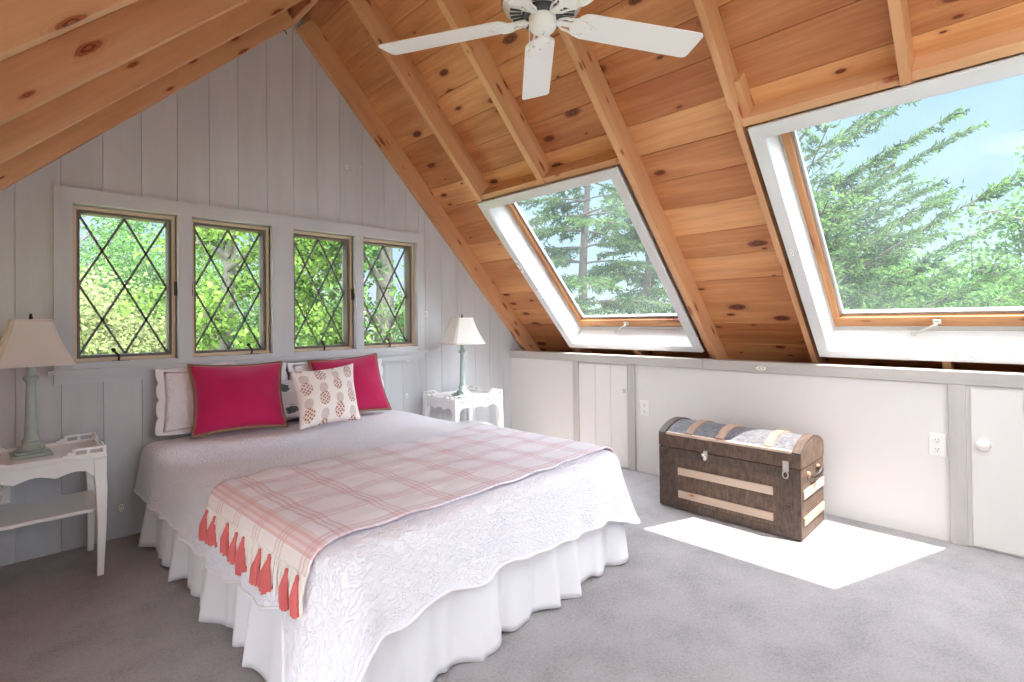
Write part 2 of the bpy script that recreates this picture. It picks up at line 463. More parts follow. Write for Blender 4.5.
# ------------------------------------------------------------------ room numbers (metres; camera stands at x=0, y=0)
YG = 3.505            # inner face of the gable boards
XK = 3.444            # face of the knee wall
A = V((1.456, 0, 3.104)); T = V((.69237, 0, -.72154)); N = V((-.72154, 0, -.69237))     # right slope: underside of rafters
AL = V((1.392, 0, 3.149)); TL = V((-.7189, 0, -.6951)); NL = V((.6951, 0, -.7189))      # left slope
YB = -1.9             # how far the roof and floor run behind the camera
EY = V((0, 1, 0))
def R_(s, y, off=0): return A + T * s - N * off + EY * y
def L_(s, y, off=0): return AL + TL * s - NL * off + EY * y
def slope_box(mb, s0, s1, y0, y1, o0, o1, left=False, grain='y', tone=None):
    P = L_ if left else R_
    c = P((s0 + s1) / 2, (y0 + y1) / 2, (o0 + o1) / 2)
    t, n = (TL, NL) if left else (T, N)
    g = 1 if grain == 'y' else 0
    ax, ay, az = t, EY, t.cross(EY)
    mb.box(c, s1 - s0, y1 - y0, abs(o1 - o0), ax, ay, az, grain=g, tone=tone)

# floor
m = MB(); m.bx(-1.6, 3.55, YB, YG + .1, -.12, 0)
struct(m.build('floor', M['carpet']), 'gray wall to wall carpet of the bedroom floor', 'floor')

# ------------------------------------------------------------------ gable wall (boards, cut out round the windows)
def roof_z(x, extra=.10):
    zr = A.z + (x - A.x) * T.z / T.x; zl = AL.z + (x - AL.x) * TL.z / TL.x
    return min(zr, zl) + extra
seams = [-1.1, -.85, -.62, -.42, -.22, -.09, .049, .219, .39, .56, .733, .899, 1.061, 1.235, 1.403, 1.568, 1.738, 1.911, 2.095, 2.29, 2.47, 2.63, 2.80, 3.0, 3.17, 3.34, 3.46]
OPEN = [(.262, .731), (.80, 1.258), (1.393, 1.845), (1.905, 2.385)]
WZ0, WZ1 = .955, 1.79
m = MB()
def board(x0, x1, z0, z1a, z1b, xm=None, zm=None):
    g = .001
    p = [(x0 + g, YG, z0), (x1 - g, YG, z0), (x1 - g, YG, z1b)]
    if xm: p.append((xm, YG, zm))
    p.append((x0 + g, YG, z1a))
    m.prism(p, (0, .022, 0), gdir=(0, 0, 1))
cuts = sorted(set(seams + [2.41]))
for a, b in zip(cuts[:-1], cuts[1:]):
    if b - a < .015: continue
    za, zb = roof_z(a), roof_z(b)
    if a < 1.4027 < b: mid = (1.4027, roof_z(1.4027))
    else: mid = (None, None)
    if a >= .218 and b <= 2.411:
        board(a, b, 1.80, za, zb, *mid)
    else:
        board(a, b, 0, za, zb, *mid)
low = [.219, .39, .56, .72, .88, 1.06, 1.24, 1.42, 1.60, 1.78, 1.95, 2.09, 2.25, 2.41]
for a, b in zip(low[:-1], low[1:]): board(a, b, 0, .95, .95)
wall_b = m.build('wall_back', M['gray'], bevel=.002, seg=1)
struct(wall_b, 'gable wall of gray whitewashed vertical boards', 'wall')
# sheathing behind the boards, with the four window holes
m = MB(); y0, y1 = YG + .0225, YG + .14
def sheath(x0, x1, z0, z1): m.bx(x0, x1, y0, y1, z0, z1)
m.prism([(-1.5, y0, 0), (.262, y0, 0), (.262, y0, 1.9), (-.03, y0, 1.9), (-1.5, y0, .45)], (0, y1 - y0, 0)); m.prism([(2.385, y0, 0), (4.28, y0, 0), (4.28, y0, .30), (2.75, y0, 1.895), (2.385, y0, 1.9)], (0, y1 - y0, 0))
for (a, b) in ((.731, .80), (1.258, 1.393), (1.845, 1.905)): sheath(a, b, WZ0, WZ1)
sheath(.262, 2.385, 0, WZ0); sheath(.262, 2.385, WZ1, 1.9)
m.prism([(-.03, y0, 1.9), (2.745, y0, 1.9), (1.4027, y0, roof_z(1.4027, .16))], (0, y1 - y0, 0))
struct(m.build('wall_back', M['graytrim']), 'outer leaf of the gable wall behind its boards', 'wall')

# casing round the row of windows
m = MB()
YT = YG - .022
m.bx(.19, .264, YT, YG + .06, .925, 1.866, grain=2); m.bx(2.383, 2.436, YT, YG + .06, .925, 1.866, grain=2)
m.bx(.264, 2.383, YT, YG + .06, 1.788, 1.866, grain=0)
for (a, b) in ((.731, .80), (1.258, 1.393), (1.845, 1.905)): m.bx(a, b, YT, YG + .06, .925, 1.788, grain=2)
m.bx(.264, 2.383, YT + .004, YG + .06, .925, .957, grain=0)
m.bx(.165, 2.46, YT - .03, YG + .01, .905, .926, grain=0)
m.bx(.19, 2.436, YT, YG + .002, .852, .905, grain=0)
struct(m.build('trim_1', M['graytrim'], bevel=.003), 'gray painted casing and sill round the row of leaded windows', 'trim')

# ------------------------------------------------------------------ leaded casement windows
def make_window(k, x0, x1, label, crank_x, latch):
    root = empty('window_%d' % k, ((x0 + x1) / 2, YG + .045, WZ0)); struct(root, label, 'window')
    w = x1 - x0 - .004; hgt = WZ1 - WZ0 - .006
    def ring(mb, x_in0, x_in1, z_in0, z_in1, wd, ya, yb):
        a, b, c, d = x_in0, x_in1, z_in0, z_in1
        mb.bx(a, a + wd, ya, yb, c, d, grain=2); mb.bx(b - wd, b, ya, yb, c, d, grain=2)
        mb.bx(a + wd, b - wd, ya, yb, d - wd, d, grain=0); mb.bx(a + wd, b - wd, ya, yb, c, c + wd, grain=0)
    hw = w / 2
    f = MB(); ring(f, -hw, hw, .003, hgt, .019, -.012, .09); f.build('window_frame', M['tan'], root, bevel=.002)
    s = MB(); ring(s, -hw + .019, hw - .019, .022, hgt - .019, .014, .002, .085); s.build('sash', M['sash'], root, bevel=.002)
    gx, gz0, gz1 = hw - .033, .036, hgt - .033
    g = MB(); g.bx(-gx - .004, gx + .004,   .066, .069, gz0 - .004, gz1 + .004); g.build('pane', M['glass'], root)
    l = MB(); gh = gz1 - gz0; gw = 2 * gx; cw = .011
    def came(p, q):
        p = V((p[0], .062, p[1])); q = V((q[0], .062, q[1])); d = (q - p).normalized()
        L = (q - p).length
        l.box((p + q) / 2, L, .009, cw, d, (0, 1, 0), d.cross(V((0, 1, 0))))
    for sg in (1, -1):
        X = lambda x: sg * x
        came((X(-gx), gz1), (X(gx), gz0))
        came((X(-gx), gz0 + gh / 2), (X(0), gz0)); came((X(0), gz1), (X(gx), gz0 + gh / 2))
    l.build('lead_lattice', M['lead'], root)
    c = MB(); cx = crank_x
    c.bx(cx - .03, cx + .05, -.034, -.012, -.012, .004); c.tube([(cx, -.022, .0), (cx + .004, -.03, .03), (cx - .02, -.045, .055)], .006, 8); c.sphere((cx - .024, -.047, .063), .011, n=8)
    c.build('crank_handle', M['bronze'], root, smooth=40)
    if latch:
        q = MB(); q.bx(latch * hw * .985 - .006, latch * hw * .985 + .006, -.03, -.0125, hgt * .44, hgt * .54); q.tube([(latch * hw * .985, -.03, hgt * .5), (latch * hw * .985, -.045, hgt * .46)], .005, 6)
        q.build('latch', M['bronze'], root, smooth=40)
make_window(1, *OPEN[0], 'leftmost leaded diamond window behind the left lamp', -.04, 1)
make_window(2, *OPEN[1], 'second leaded diamond window, above the wide magenta cushion', .11, -1)
make_window(3, *OPEN[2], 'third leaded diamond window, above the pineapple cushion', .0, 1)
make_window(4, *OPEN[3], 'rightmost and narrowest-looking leaded window, nearest the corner lamp', -.0, 0)

# ------------------------------------------------------------------ roof: decking, rafters, ridge
SK = [(1.56, 2.965, 1.72, 2.80), (1.54, 2.965, -.222, .865)]     # skylight openings (s0, s1, y0, y1)
Y1R = YG + .14
def cover(s0, s1, holes):
    """y intervals of a strip not covered by a hole"""
    iv = [(YB, Y1R)]
    for (a, b, c, d) in holes:
        if a < s1 - 1e-6 and b > s0 + 1e-6:
            nv = []
            for (p, q) in iv:
                if c > p: nv.append((p, min(q, c)))
                if d < q: nv.append((max(p, d), q))
            iv = nv
    return iv
cutS = [-.223]; ws = [.24, .26, .25, .235, .2, .19, .2, .185, .19, .195, .2, .185, .19, .2, .19, .2, .19, .2, .19, .2, .2, .2]
for w in ws: cutS.append(cutS[-1] + w)
holes = SK
bp = sorted(cutS + [1.54, 1.56, 2.965])
m = MB(); rnd = random.Random(3)
for i in range(len(cutS) - 1):
    tone = rnd.random()
    inner = [cutS[i]] + [b for b in bp if cutS[i] + 1e-4 < b < cutS[i + 1] - 1e-4] + [cutS[i + 1]]
    for a, b in zip(inner[:-1], inner[1:]):
        for (p, q) in cover(a, b, holes):
            e0 = .001 if a == cutS[i] else 0; e1 = .001 if b == cutS[i + 1] else 0
            if b - a < .006: continue
            slope_box(m, a + e0, b - e1, p, q, .14, .16, tone=tone)
struct(m.build('ceiling', M['deck'], bevel=.0015, seg=1), 'knotty pine decking of the right roof slope', 'ceiling')
m = MB()
for a, b in zip([-.27, 1.54, 1.56, 2.965], [1.54, 1.56, 2.965, 4.3]):
    for (p, q) in cover(a, b, holes): slope_box(m, a, b, p, q, .162, .215)
struct(m.build('ceiling', M['roof']), 'outer roof covering over the right slope', 'ceiling')
LSK_FILL = [(.55, 2.05, -1.42, -.88), (.55, 2.05, -.80, -.26), (.55, 2.05, -.18, .32)]  # unseen left slope openings, added to let in fill light
m = MB(); c = -.16
i = 0
while c < 3.3:
    w = .2 + .03 * ((i * 7) % 3 - 1); tone = rnd.random()
    inner = [c] + [b for b in (.55, 2.05) if c + 1e-4 < b < c + w - 1e-4] + [c + w]
    for a, b in zip(inner[:-1], inner[1:]):
        for (p, q) in cover(a, b, LSK_FILL): slope_box(m, a + .001, b - .001, p, q, .14, .16, left=True, tone=tone)
    c += w; i += 1
struct(m.build('ceiling', M['deck'], bevel=.0025, seg=1), 'pine decking of the left roof slope above the bed side', 'ceiling')
m = MB()
for a, b in zip([-.2, .55, 2.05], [.55, 2.05, 3.35]):
    for (p, q) in cover(a, b, LSK_FILL): slope_box(m, a, b, p, q, .162, .215, left=True)
struct(m.build('ceiling', M['roof']), 'outer roof covering over the left slope', 'ceiling')

def beam(s0, s1, y0, y1, o0=0, o1=.14, left=False, label='', grain='s', mat='rafter'):
    m = MB(); slope_box(m, s0, s1, y0, y1, o0, o1, left=left, grain=grain)
    struct(m.build('ceiling_beam', M[mat], bevel=.0015), label, 'rafter')
RS = -.05
beam(RS, 3.9, 3.452, 3.502, label='right slope rafter lying against the gable wall')
beam(RS, 3.9, 2.818, 2.862, label='right slope rafter ending at the far corner of the small skylight')
beam(RS, 1.494, 2.205, 2.248, label='short right slope rafter cut off above the small skylight')
beam(RS, 3.9, 1.590, 1.634, label='right slope rafter beside the near edge of the small skylight')
beam(RS, 3.9, .953, .985, label='right slope rafter along the far edge of the big skylight')
beam(RS, 1.473, .318, .355, label='short right slope rafter cut off above the big skylight')
beam(RS, 3.9, -.33, -.29, label='right slope rafter along the out of frame edge of the big skylight')
for y in (-.95, -1.57): beam(RS, 3.9, y, y + .042, label='right slope rafter behind the camera at %d cm' % int(-y * 100))
beam(3.03, 3.9, 2.205, 2.248, label='rafter stub under the small skylight')
beam(3.03, 3.9, .318, .355, label='rafter stub under the big skylight')
beam(1.455, 1.495, 1.634, 2.205, .012, .14, grain='y', label='pine header above the small skylight, right of the short rafter')
beam(1.455, 1.495, 2.248, 2.818, .012, .14, grain='y', label='pine header above the small skylight, left of the short rafter')
beam(1.434, 1.474, -.29, .318, .012, .14, grain='y', label='pine header above the big skylight, right of the short rafter')
beam(1.434, 1.474, .355, .953, .012, .14, grain='y', label='pine header above the big skylight, left of the short rafter')
beam(1.27, 1.47, .925, .953, .05, .14, label='short sister piece beside the rafter at the big skylight')
for k, y in enumerate((3.46, 2.87, 2.315, 1.735, 1.15, .34, -.24, -.86, -1.48)):
    beam(-.03, 3.3, y, y + .042, left=True, label='%s left slope rafter counted from the gable wall' % ('first', 'second', 'third', 'fourth', 'fifth', 'sixth', 'seventh', 'eighth', 'ninth')[k])
m = MB(); m.bx(1.384, 1.422, YB, YG - .002, 3.175, 3.36, grain=1)
struct(m.build('ceiling_beam', M['rafter'], bevel=.003), 'ridge board along the roof peak', 'ridge board')
# small hook at the gable peak
m = MB(); m.tube([(1.325, YG, 3.095), (1.325, YG - .03, 3.10), (1.34, YG - .045, 3.085), (1.352, YG - .04, 3.07)], .004, 8)
tag(m.build('wall_hook', M['bronze'], smooth=40), 'small dark hook screwed in near the gable peak', 'hook')

m = MB(); m.bx(3.55, 4.4, YB, Y1R, -.12, 0); m.bx(4.28, 4.4, YB, Y1R, 0, .5)
struct(m.build('wall_right', M['eave']), 'dark eave space behind the knee wall', 'wall')
m = MB(); m.prism([(3.45, YB - .06, 0), (4.4, YB - .06, 0), (4.4, YB - .06, .2), (3.45, YB - .06, 1.2)], (0, .058, 0))
struct(m.build('wall_right', M['eave']), 'end board closing the eave space behind the camera', 'wall')

# ------------------------------------------------------------------ skylights
def make_skylight(k, s0, s1, y0, y1, ts0, ts1, ty0, ty1, label, left=False):
    root = empty('window_%d' % k); struct(root, label, 'skylight')
    R_, T, N = (L_, TL, NL) if left else (globals()['R_'], globals()['T'], globals()['N'])
    def sb(mb, a, b, c, d, e, f, grain='y', tone=.5): slope_box(mb, a, b, c, d, e, f, left=left, grain=grain, tone=tone)
    t = MB()   # mitred face trim
    o0 = -.018
    def mit(p): 
        poly = [R_(a, b, o0) for a, b in p]
        t.prism(poly, -N * (.018 + .002), gdir=(poly[1] - poly[0]).normalized())
    mit([(ts0, ty0), (ts0, ty1), (s0, y1), (s0, y0)]); mit([(ts1, ty0), (ts1, ty1), (s1, y1), (s1, y0)])
    mit([(ts0, ty1), (ts1, ty1), (s1, y1), (s0, y1)]); mit([(ts0, ty0), (ts1, ty0), (s1, y0), (s0, y0)])
    t.build('face_trim', M['whitetrim'], root, bevel=.002)
    r = MB()   # reveal boards of the well
    th = .014
    sb(r, s0, s1, y1, y1 + th, -.002, .2, 's'); sb(r, s0, s1, y0 - th, y0, -.002, .2, 's')
    sb(r, s0 - th, s0, y0 - th, y1 + th, -.002, .2); sb(r, s1, s1 + th, y0 - th, y1 + th, -.002, .2)
    r.build('well_lining', M['white'], root)
    f = MB()   # outer metal frame, gray
    e = .03
    sb(f, s1 - e, s1, y0, y1, .155, .23); sb(f, s0, s0 + e, y0, y1, .155, .23)
    sb(f, s0 + e, s1 - e, y1 - .008, y1, .155, .23); sb(f, s0 + e, s1 - e, y0, y0 + .008, .155, .23)
    f.build('outer_frame', M['batten'], root, bevel=.002)
    w = MB(); r0 = .07
    sb(w, s1 - e - r0, s1 - e - .001, y0 + .009, y1 - .009, .16, .215, tone=.5)
    sb(w, s0 + e + .001, s0 + e + .05, y0 + .009, y1 - .009, .16, .215, tone=.5)
    sb(w, s0 + e + .05, s1 - e - r0, y1 - .045, y1 - .009, .16, .215, 's', tone=.4); sb(w, s0 + e + .05, s1 - e - r0, y0 + .009, y0 + .045, .16, .215, 's', tone=.4)
    w.build('sash', M['frame_wood'], root, bevel=.003)
    b = MB(); bw = .016
    gs0, gs1, gy0, gy1 = s0 + e + .05, s1 - e - r0, y0 + .045, y1 - .045
    sb(b, gs1 - bw, gs1, gy0, gy1, .185, .21); sb(b, gs0, gs0 + bw, gy0, gy1, .185, .21)
    sb(b, gs0 + bw, gs1 - bw, gy1 - bw, gy1, .185, .21); sb(b, gs0 + bw, gs1 - bw, gy0, gy0 + bw, .185, .21)
    b.build('glazing_bead', M['alu'], root, bevel=.002)
    g = MB(); sb(g, gs0 + .002, gs1 - .002, gy0 + .002, gy1 - .002, .203, .207)
    g.build('pane', M['skyglass'], root)
    c = MB(); ym = (y0 + y1) / 2 + .05
    sc = s1 - e - r0 * .62
    cP = R_(sc, ym, .152)
    c.box(cP, .03, .035, .012, T, EY, T.cross(EY))
    c.tube([R_(sc, ym, .15), R_(sc, ym, .125), R_(sc + .02, ym + .05, .115), R_(sc + .05, ym + .10, .11)], [.007, .007, .006, .006], 8)
    c.sphere(R_(sc + .052, ym + .103, .108), .011, n=8)
    c.build('crank_handle', M['metal'], root, smooth=40)
make_skylight(5, *SK[0], 1.497, 3.02, 1.657, 2.864, 'smaller roof skylight over the far end of the knee wall, white trim')
make_skylight(6, *SK[1], 1.476, 3.022, -.285, .926, 'large roof skylight at the right, above the trunk and outlet')

for k, q in enumerate(LSK_FILL):
    make_skylight(7 + k, *q, q[0] - .03, q[1] + .03, q[2] - .03, q[3] + .03, '%s skylight added to the left slope behind the camera for fill light' % ('first', 'second', 'third')[k], True)
# gable wall behind the camera, with a wide plain window added to brighten the room
BWX0, BWX1, BWZ0, BWZ1 = .5, 2.3, 1.2, 2.22
m = MB(); ya = YB + .005; d_ = (0, .10, 0)
m.prism([(-1.55, ya, 0), (3.44, ya, 0), (3.44, ya, BWZ0), (-1.55, ya, BWZ0)], d_, gdir=(0, 0, 1))
m.prism([(-.65, ya, BWZ0), (BWX0, ya, BWZ0), (BWX0, ya, roof_z(BWX0)), (-.65, ya, roof_z(-.65))], d_, gdir=(0, 0, 1))
m.prism([(BWX1, ya, BWZ0), (3.3, ya, BWZ0), (3.3, ya, roof_z(3.3)), (BWX1, ya, roof_z(BWX1))], d_, gdir=(0, 0, 1))
m.prism([(BWX0, ya, BWZ1), (BWX1, ya, BWZ1), (BWX1, ya, roof_z(BWX1)), (1.4027, ya, roof_z(1.4027)), (BWX0, ya, roof_z(BWX0))], d_, gdir=(0, 0, 1))
struct(m.build('wall_front', M['gray']), 'gable wall of gray boards behind the camera', 'wall')
rw = empty('window_10', ((BWX0 + BWX1) / 2, YB + .05, BWZ0)); struct(rw, 'wide plain window added for fill light in the gable wall behind the camera', 'window')
m = MB(); w2, h2 = (BWX1 - BWX0) / 2, BWZ1 - BWZ0
for x in (-w2 + .02, 0, w2 - .02): m.bx(x - .02, x + .02, -.03, .03, 0, h2, grain=2)
m.bx(-w2, w2, -.03, .03, 0, .04); m.bx(-w2, w2, -.03, .03, h2 - .04, h2); m.build('window_frame', M['white'], rw, bevel=.002)
m = MB(); m.bx(-w2 + .03, w2 - .03, -.004, .0, .03, h2 - .03); m.build('pane', M['glass'], rw)

# ------------------------------------------------------------------ left window (added to light the left side) + knee wall
lw = empty('window_11', (-.685, .9, .12)); struct(lw, 'low wide window added for fill light in the left knee wall, out of the frame', 'window')
m = MB()
for y in (-.68, 0, .68): m.bx(-.03, .03, y - .02, y + .02, 0, .75, grain=2)
m.bx(-.03, .03, -.70, .70, 0, .035); m.bx(-.03, .03, -.70, .70, .715, .75); m.build('window_frame', M['white'], lw, bevel=.002)
m = MB(); m.bx(-.003, .003, -.67, .67, .03, .72); m.build('pane', M['glass'], lw)

# ------------------------------------------------------------------ knee wall
m = MB(); m.bx(XK, XK + .09, YB, YG + .02, 0, .862)
struct(m.build('wall_right', M['kneewall']), 'low white knee wall below the skylights', 'wall')
m = MB(); m.bx(-.73, -.64, YB, .2, 0, .872); m.bx(-.73, -.64, 1.6, YG, 0, .872); m.bx(-.73, -.64, .2, 1.6, 0, .12)
struct(m.build('wall_left', M['kneewall']), 'low white knee wall on the left, out of the frame', 'wall')
m = MB(); m.bx(-1.6, -1.5, YB, .0, 0, .4); m.bx(-1.6, -1.5, 1.8, YG + .1, 0, .4)
struct(m.build('wall_left', M['eave']), 'eave wall behind the left knee wall', 'wall')
m = MB(); m.bx(XK - .02, XK + .10, 1.61, YG, .806, .872, grain=1); m.bx(XK - .02, XK + .10, YB, 1.606, .806, .872, grain=1)
struct(m.build('trim_2', M['batten'], bevel=.003), 'whitewashed cap rail along the top of the knee wall', 'trim')
def batten(k, y0, y1, label):
    m = MB(); m.bx(XK - .019, XK, y0, y1, 0, .806, grain=2); struct(m.build('trim_%d' % k, M['batten'], bevel=.002), label, 'trim')
batten(3, 2.69, 2.748, 'gray batten on the knee wall nearest the lamp corner')
batten(4, 2.152, 2.212, 'gray batten on the knee wall beside the access panel and trunk')
batten(5, .252, .32, 'wide gray batten at the right, beside the knobbed door')
def knee_door(k, ys, z1, label, knob=None, latch=None):
    root = empty('door_%d' % k, (XK, ys[0], 0)); struct(root, label, 'door')
    m = MB()
    for a, b in zip(ys[:-1], ys[1:]): m.bx(-.014, -.001, min(a, b) + .0015 - ys[0], max(a, b) - .0015 - ys[0], .012, z1, grain=2, tone=.5)
    m.build('door_panel', M['kneewall'], root, bevel=.002)
    if latch:
        q = MB(); q.bx(-.02, -.014, latch[0] - ys[0] - .011, latch[0] - ys[0] + .011, latch[1] - .016, latch[1] + .016); q.build('latch', M['batten'], root, bevel=.002)
    if knob:
        q = MB(); q.lathe([(.0, 0), (.016, 0), (.014, .014), (.02, .022), (.028, .03), (.028, .036), (.02, .043), (.001, .046)], n=20)
        q.xf(Matrix.Translation((-.014, knob[0] - ys[0], knob[1])) @ Matrix.Rotation(-pi / 2, 4, 'Y'))
        q.build('knob', M['plate'], root, smooth=50)
knee_door(1, [2.686, 2.52, 2.37, 2.216], .792, 'white planked access panel in the knee wall behind the bed', latch=(2.245, .60))
knee_door(2, [.235, .045, -.17, -.42], .79, 'white planked knee wall door with round knob at the far right', (.188, .52))

def outlet(loc, rz, label):
    root = empty('wall_outlet', loc, rz); tag(root, label, 'outlet')
    p = MB(); p.bx(-.036, .036, -.006, 0, -.058, .058); p.build('cover_plate', M['plate'], root, bevel=.004)
    for z in (-.024, .024):
        q = MB(); q.lathe([(.0165, 0), (.0165, .0025), (.0155, .003)], n=20); q.xf(Matrix.Translation((0, -.006, z)) @ Matrix.Rotation(pi / 2, 4, 'X'))
        so = q.build('socket', M['plate'], root, smooth=40)
        h = MB()
        for x in (-.006, .006): h.bx(x - .0012, x + .0012, -.0097, -.0088, z + .0, z + .009)
        h.tube([(0, -.0088, z - .007), (0, -.0097, z - .007)], .0026, 8)
        h.build('slots', M['slot'], so)
outlet((XK - .0005, 2.074, .485), -pi / 2, 'small white wall outlet beyond the trunk, near the gray batten')
outlet((XK - .0005, .366, .487), -pi / 2, 'white wall outlet nearest the right-hand batten and knobbed door')
outlet((-.005, YG - .0005, .355), 0, 'white wall outlet low behind the left side table')

# ------------------------------------------------------------------ bed
BED0 = V((.636, 1.355, 0)); ANG = radians(2.2); BW, BL, BZ = 1.50, 2.05, .515
MBED = Matrix.Translation(BED0) @ Matrix.Rotation(ANG, 4, 'Z')
bed = empty('bed', BED0, ANG)
tag(bed, 'queen bed with white ruffled skirt standing against the gable wall', 'bed')
m = MB(); m.bx(.01, BW - .01, .01, BL, .31, BZ - .012); m.build('mattress', M['sheet'], bed, bevel=.04, seg=4)
m = MB(); m.bx(.03, BW - .03, .03, BL, .13, .308); m.build('box_spring', M['sheet'], bed, bevel=.015)
for x in (.1, BW - .1):
    for y in (.12, BL - .12):
        m = MB(); m.lathe([(.025, .001), (.03, .01), (.022, .13)], (x, y, 0), 12); m.build('leg', M['bronze'], bed, smooth=40)
def ring_path(r, step=.012, inset=0):
    """open path head-left -> foot-left -> foot-right -> head-right on a rounded rectangle; gives point, outward normal, corner weight, arc"""
    x0, x1, y0, y1 = inset, BW - inset, inset, BL
    pts = []
    def seg(p, q, o):
        L = (V(q) - V(p)).length; n = max(1, int(L / step))
        for i in range(n): pts.append((V(p).lerp(V(q), i / n), V(o), 0))
    def arc(c, a0, a1):
        n = max(6, int(abs(a1 - a0) * max(r, .06) / step * 2.2))
        for i in range(n):
            f = i / n; a = a0 + (a1 - a0) * f
            o = V((cos(a), sin(a))); pts.append((V(c) + o * r, o, sin(pi * f)))
    seg((x0, y1), (x0, y0 + r), (-1, 0)); arc((x0 + r, y0 + r), pi, 1.5 * pi)
    seg((x0 + r, y0), (x1 - r, y0), (0, -1)); arc((x1 - r, y0 + r), -.5 * pi, 0)
    seg((x1, y0 + r), (x1, y1), (1, 0)); pts.append((V((x1, y1)), V((1, 0)), 0))
    out = []; acc = 0
    for i, (p, o, c) in enumerate(pts):
        if i: acc += max((p - pts[i - 1][0]).length, .002)
        out.append((p, o, c, acc))
    return out
# gathered skirt
path = ring_path(.04, .008, .012)
m = MB(); nz = 14
rk = random.Random(5); ph = [rk.uniform(0, 6.28) for _ in range(8)]
def pleat(a):
    return .5 * sin(a * 31 + 1.8 * sin(a * 5 + ph[0]) + ph[1]) + .25 * sin(a * 55 + 2 * sin(a * 3.1 + ph[2])) + .45 * sin(a * 13 + ph[3])
def skirt_pt(i, j):
    p, o, c, a = path[i]; f = j / nz; z = .345 - f * (.338 + .006 * sin(a * 23))
    amp = .006 + .032 * f ** .7
    d = .004 + f * .022 + amp * pleat(a + .02 * f)
    q = p + o * d
    t = V((-o.y, o.x)); q = q + t * (.012 * f * sin(a * 44 + ph[4]))
    return (q.x, q.y, z)
n = len(path)
m.grid(lambda u, v: skirt_pt(round(u * (n - 1)), round(v * nz)), n - 1, nz, uvfn=lambda u, v: (path[round(u * (n - 1))][3], v * .34))
sk = m.build('bed_skirt', M['skirt'], bed, smooth=180)
so = sk.modifiers.new('thick', 'SOLIDIFY'); so.thickness = .003; so.offset = 0
# quilt
quilt = empty('quilt', BED0, ANG)
tag(quilt, 'white quilted coverlet with scalloped hem spread over the bed', 'quilt')
RQ = .05
qpath = ring_path(.085, .012, 0)
FOOT_A = BL - .085; TOT = qpath[-1][3]
a_fl = [q[3] for q in qpath if q[2] > .97][0]                     # arc position of front-left corner
a_fr = [q[3] for q in qpath if q[2] > .97][-1]
def bell(x, w): return exp(-(x / w) ** 2)
HEM = [(0, .20), (.55, .215), (1.3, .225), (1.67, .19), (1.84, .17), (1.92, .24), (a_fl, .38), (a_fl + .07, .22), (a_fl + .13, .20), (a_fl + .30, .185), (a_fl + .47, .195),
       (a_fl + .70, .18), (a_fl + 1.06, .215), (a_fl + 1.26, .22), (a_fr - .1, .23), (a_fr, .275), (a_fr + .12, .23), (a_fr + 1, .22)]
def hem_drop(a):
    """length of hang below the rounded edge, by arc position"""
    for (p, q) in zip(HEM[:-1], HEM[1:]):
        if a <= q[0]:
            u = max(0, (a - p[0]) / (q[0] - p[0])); u = u * u * (3 - 2 * u); d = p[1] + (q[1] - p[1]) * u; break
    else: d = HEM[-1][1]
    return d + .016 * (abs(sin(a * pi / .30)) - .6) + .006 * sin(a * 7.3)
def hang(a, c, f, drop):
    """outward offset at fraction f of the hang"""
    k = bell(a - a_fl, .11) * .45 + bell(a - a_fr, .12) * .5
    fold = .5 * sin(a * 21 + 2.2 * sin(a * 2.3)) + .35 * sin(a * 37 + 1.3)
    return .018 + f * .024 + k * (.10 * f + .05 * f * f) + fold * .018 * f
NH = 18; NR = 6
def quilt_prof(i, j, lift=0):
    p, o, c, a = qpath[i]
    if j <= NR:
        th = (j / NR) * pi / 2
        ins = RQ - (RQ + lift) * sin(th) - .018 * sin(th); z = BZ - RQ + (RQ + lift) * cos(th)
        q = p - o * ins
    else:
        f = (j - NR) / NH; dr = hem_drop(a)
        q = p + o * (hang(a, c, f, dr) + lift); z = BZ - RQ - f * dr
    wob = .004 * sin(q.x * 9 + 1) * sin(q.y * 8)
    return V((q.x, q.y, z + (wob if j <= NR else 0)))
nq = len(qpath)
m = MB()
arcs = [q[3] for q in qpath]
for k in range(1, nq):                       # more cloth round the corners
    arcs[k] = arcs[k - 1] + (qpath[k][3] - qpath[k - 1][3]) * (1 + 1.6 * qpath[k][2])
m.grid(lambda u, v: quilt_prof(round((1 - u) * (nq - 1)), round(v * (NR + NH))), nq - 1, NR + NH,
       uvfn=lambda u, v: (arcs[round((1 - u) * (nq - 1))], 5 + v * .36))
# top: one flat panel inside the rounded edge
inner = [quilt_prof(k, 0) for k in range(nq)]
m.face(inner, [(p.x, p.y) for p in inner])
qo = m.build('coverlet', M['quilt'], quilt, smooth=180)
hm = MB(); hm.tube([quilt_prof(i, NR + NH) + V((0, 0, -.002)) for i in range(nq)], .0055, 8)
hm.build('corded_hem', M['sheet'], quilt, smooth=180)

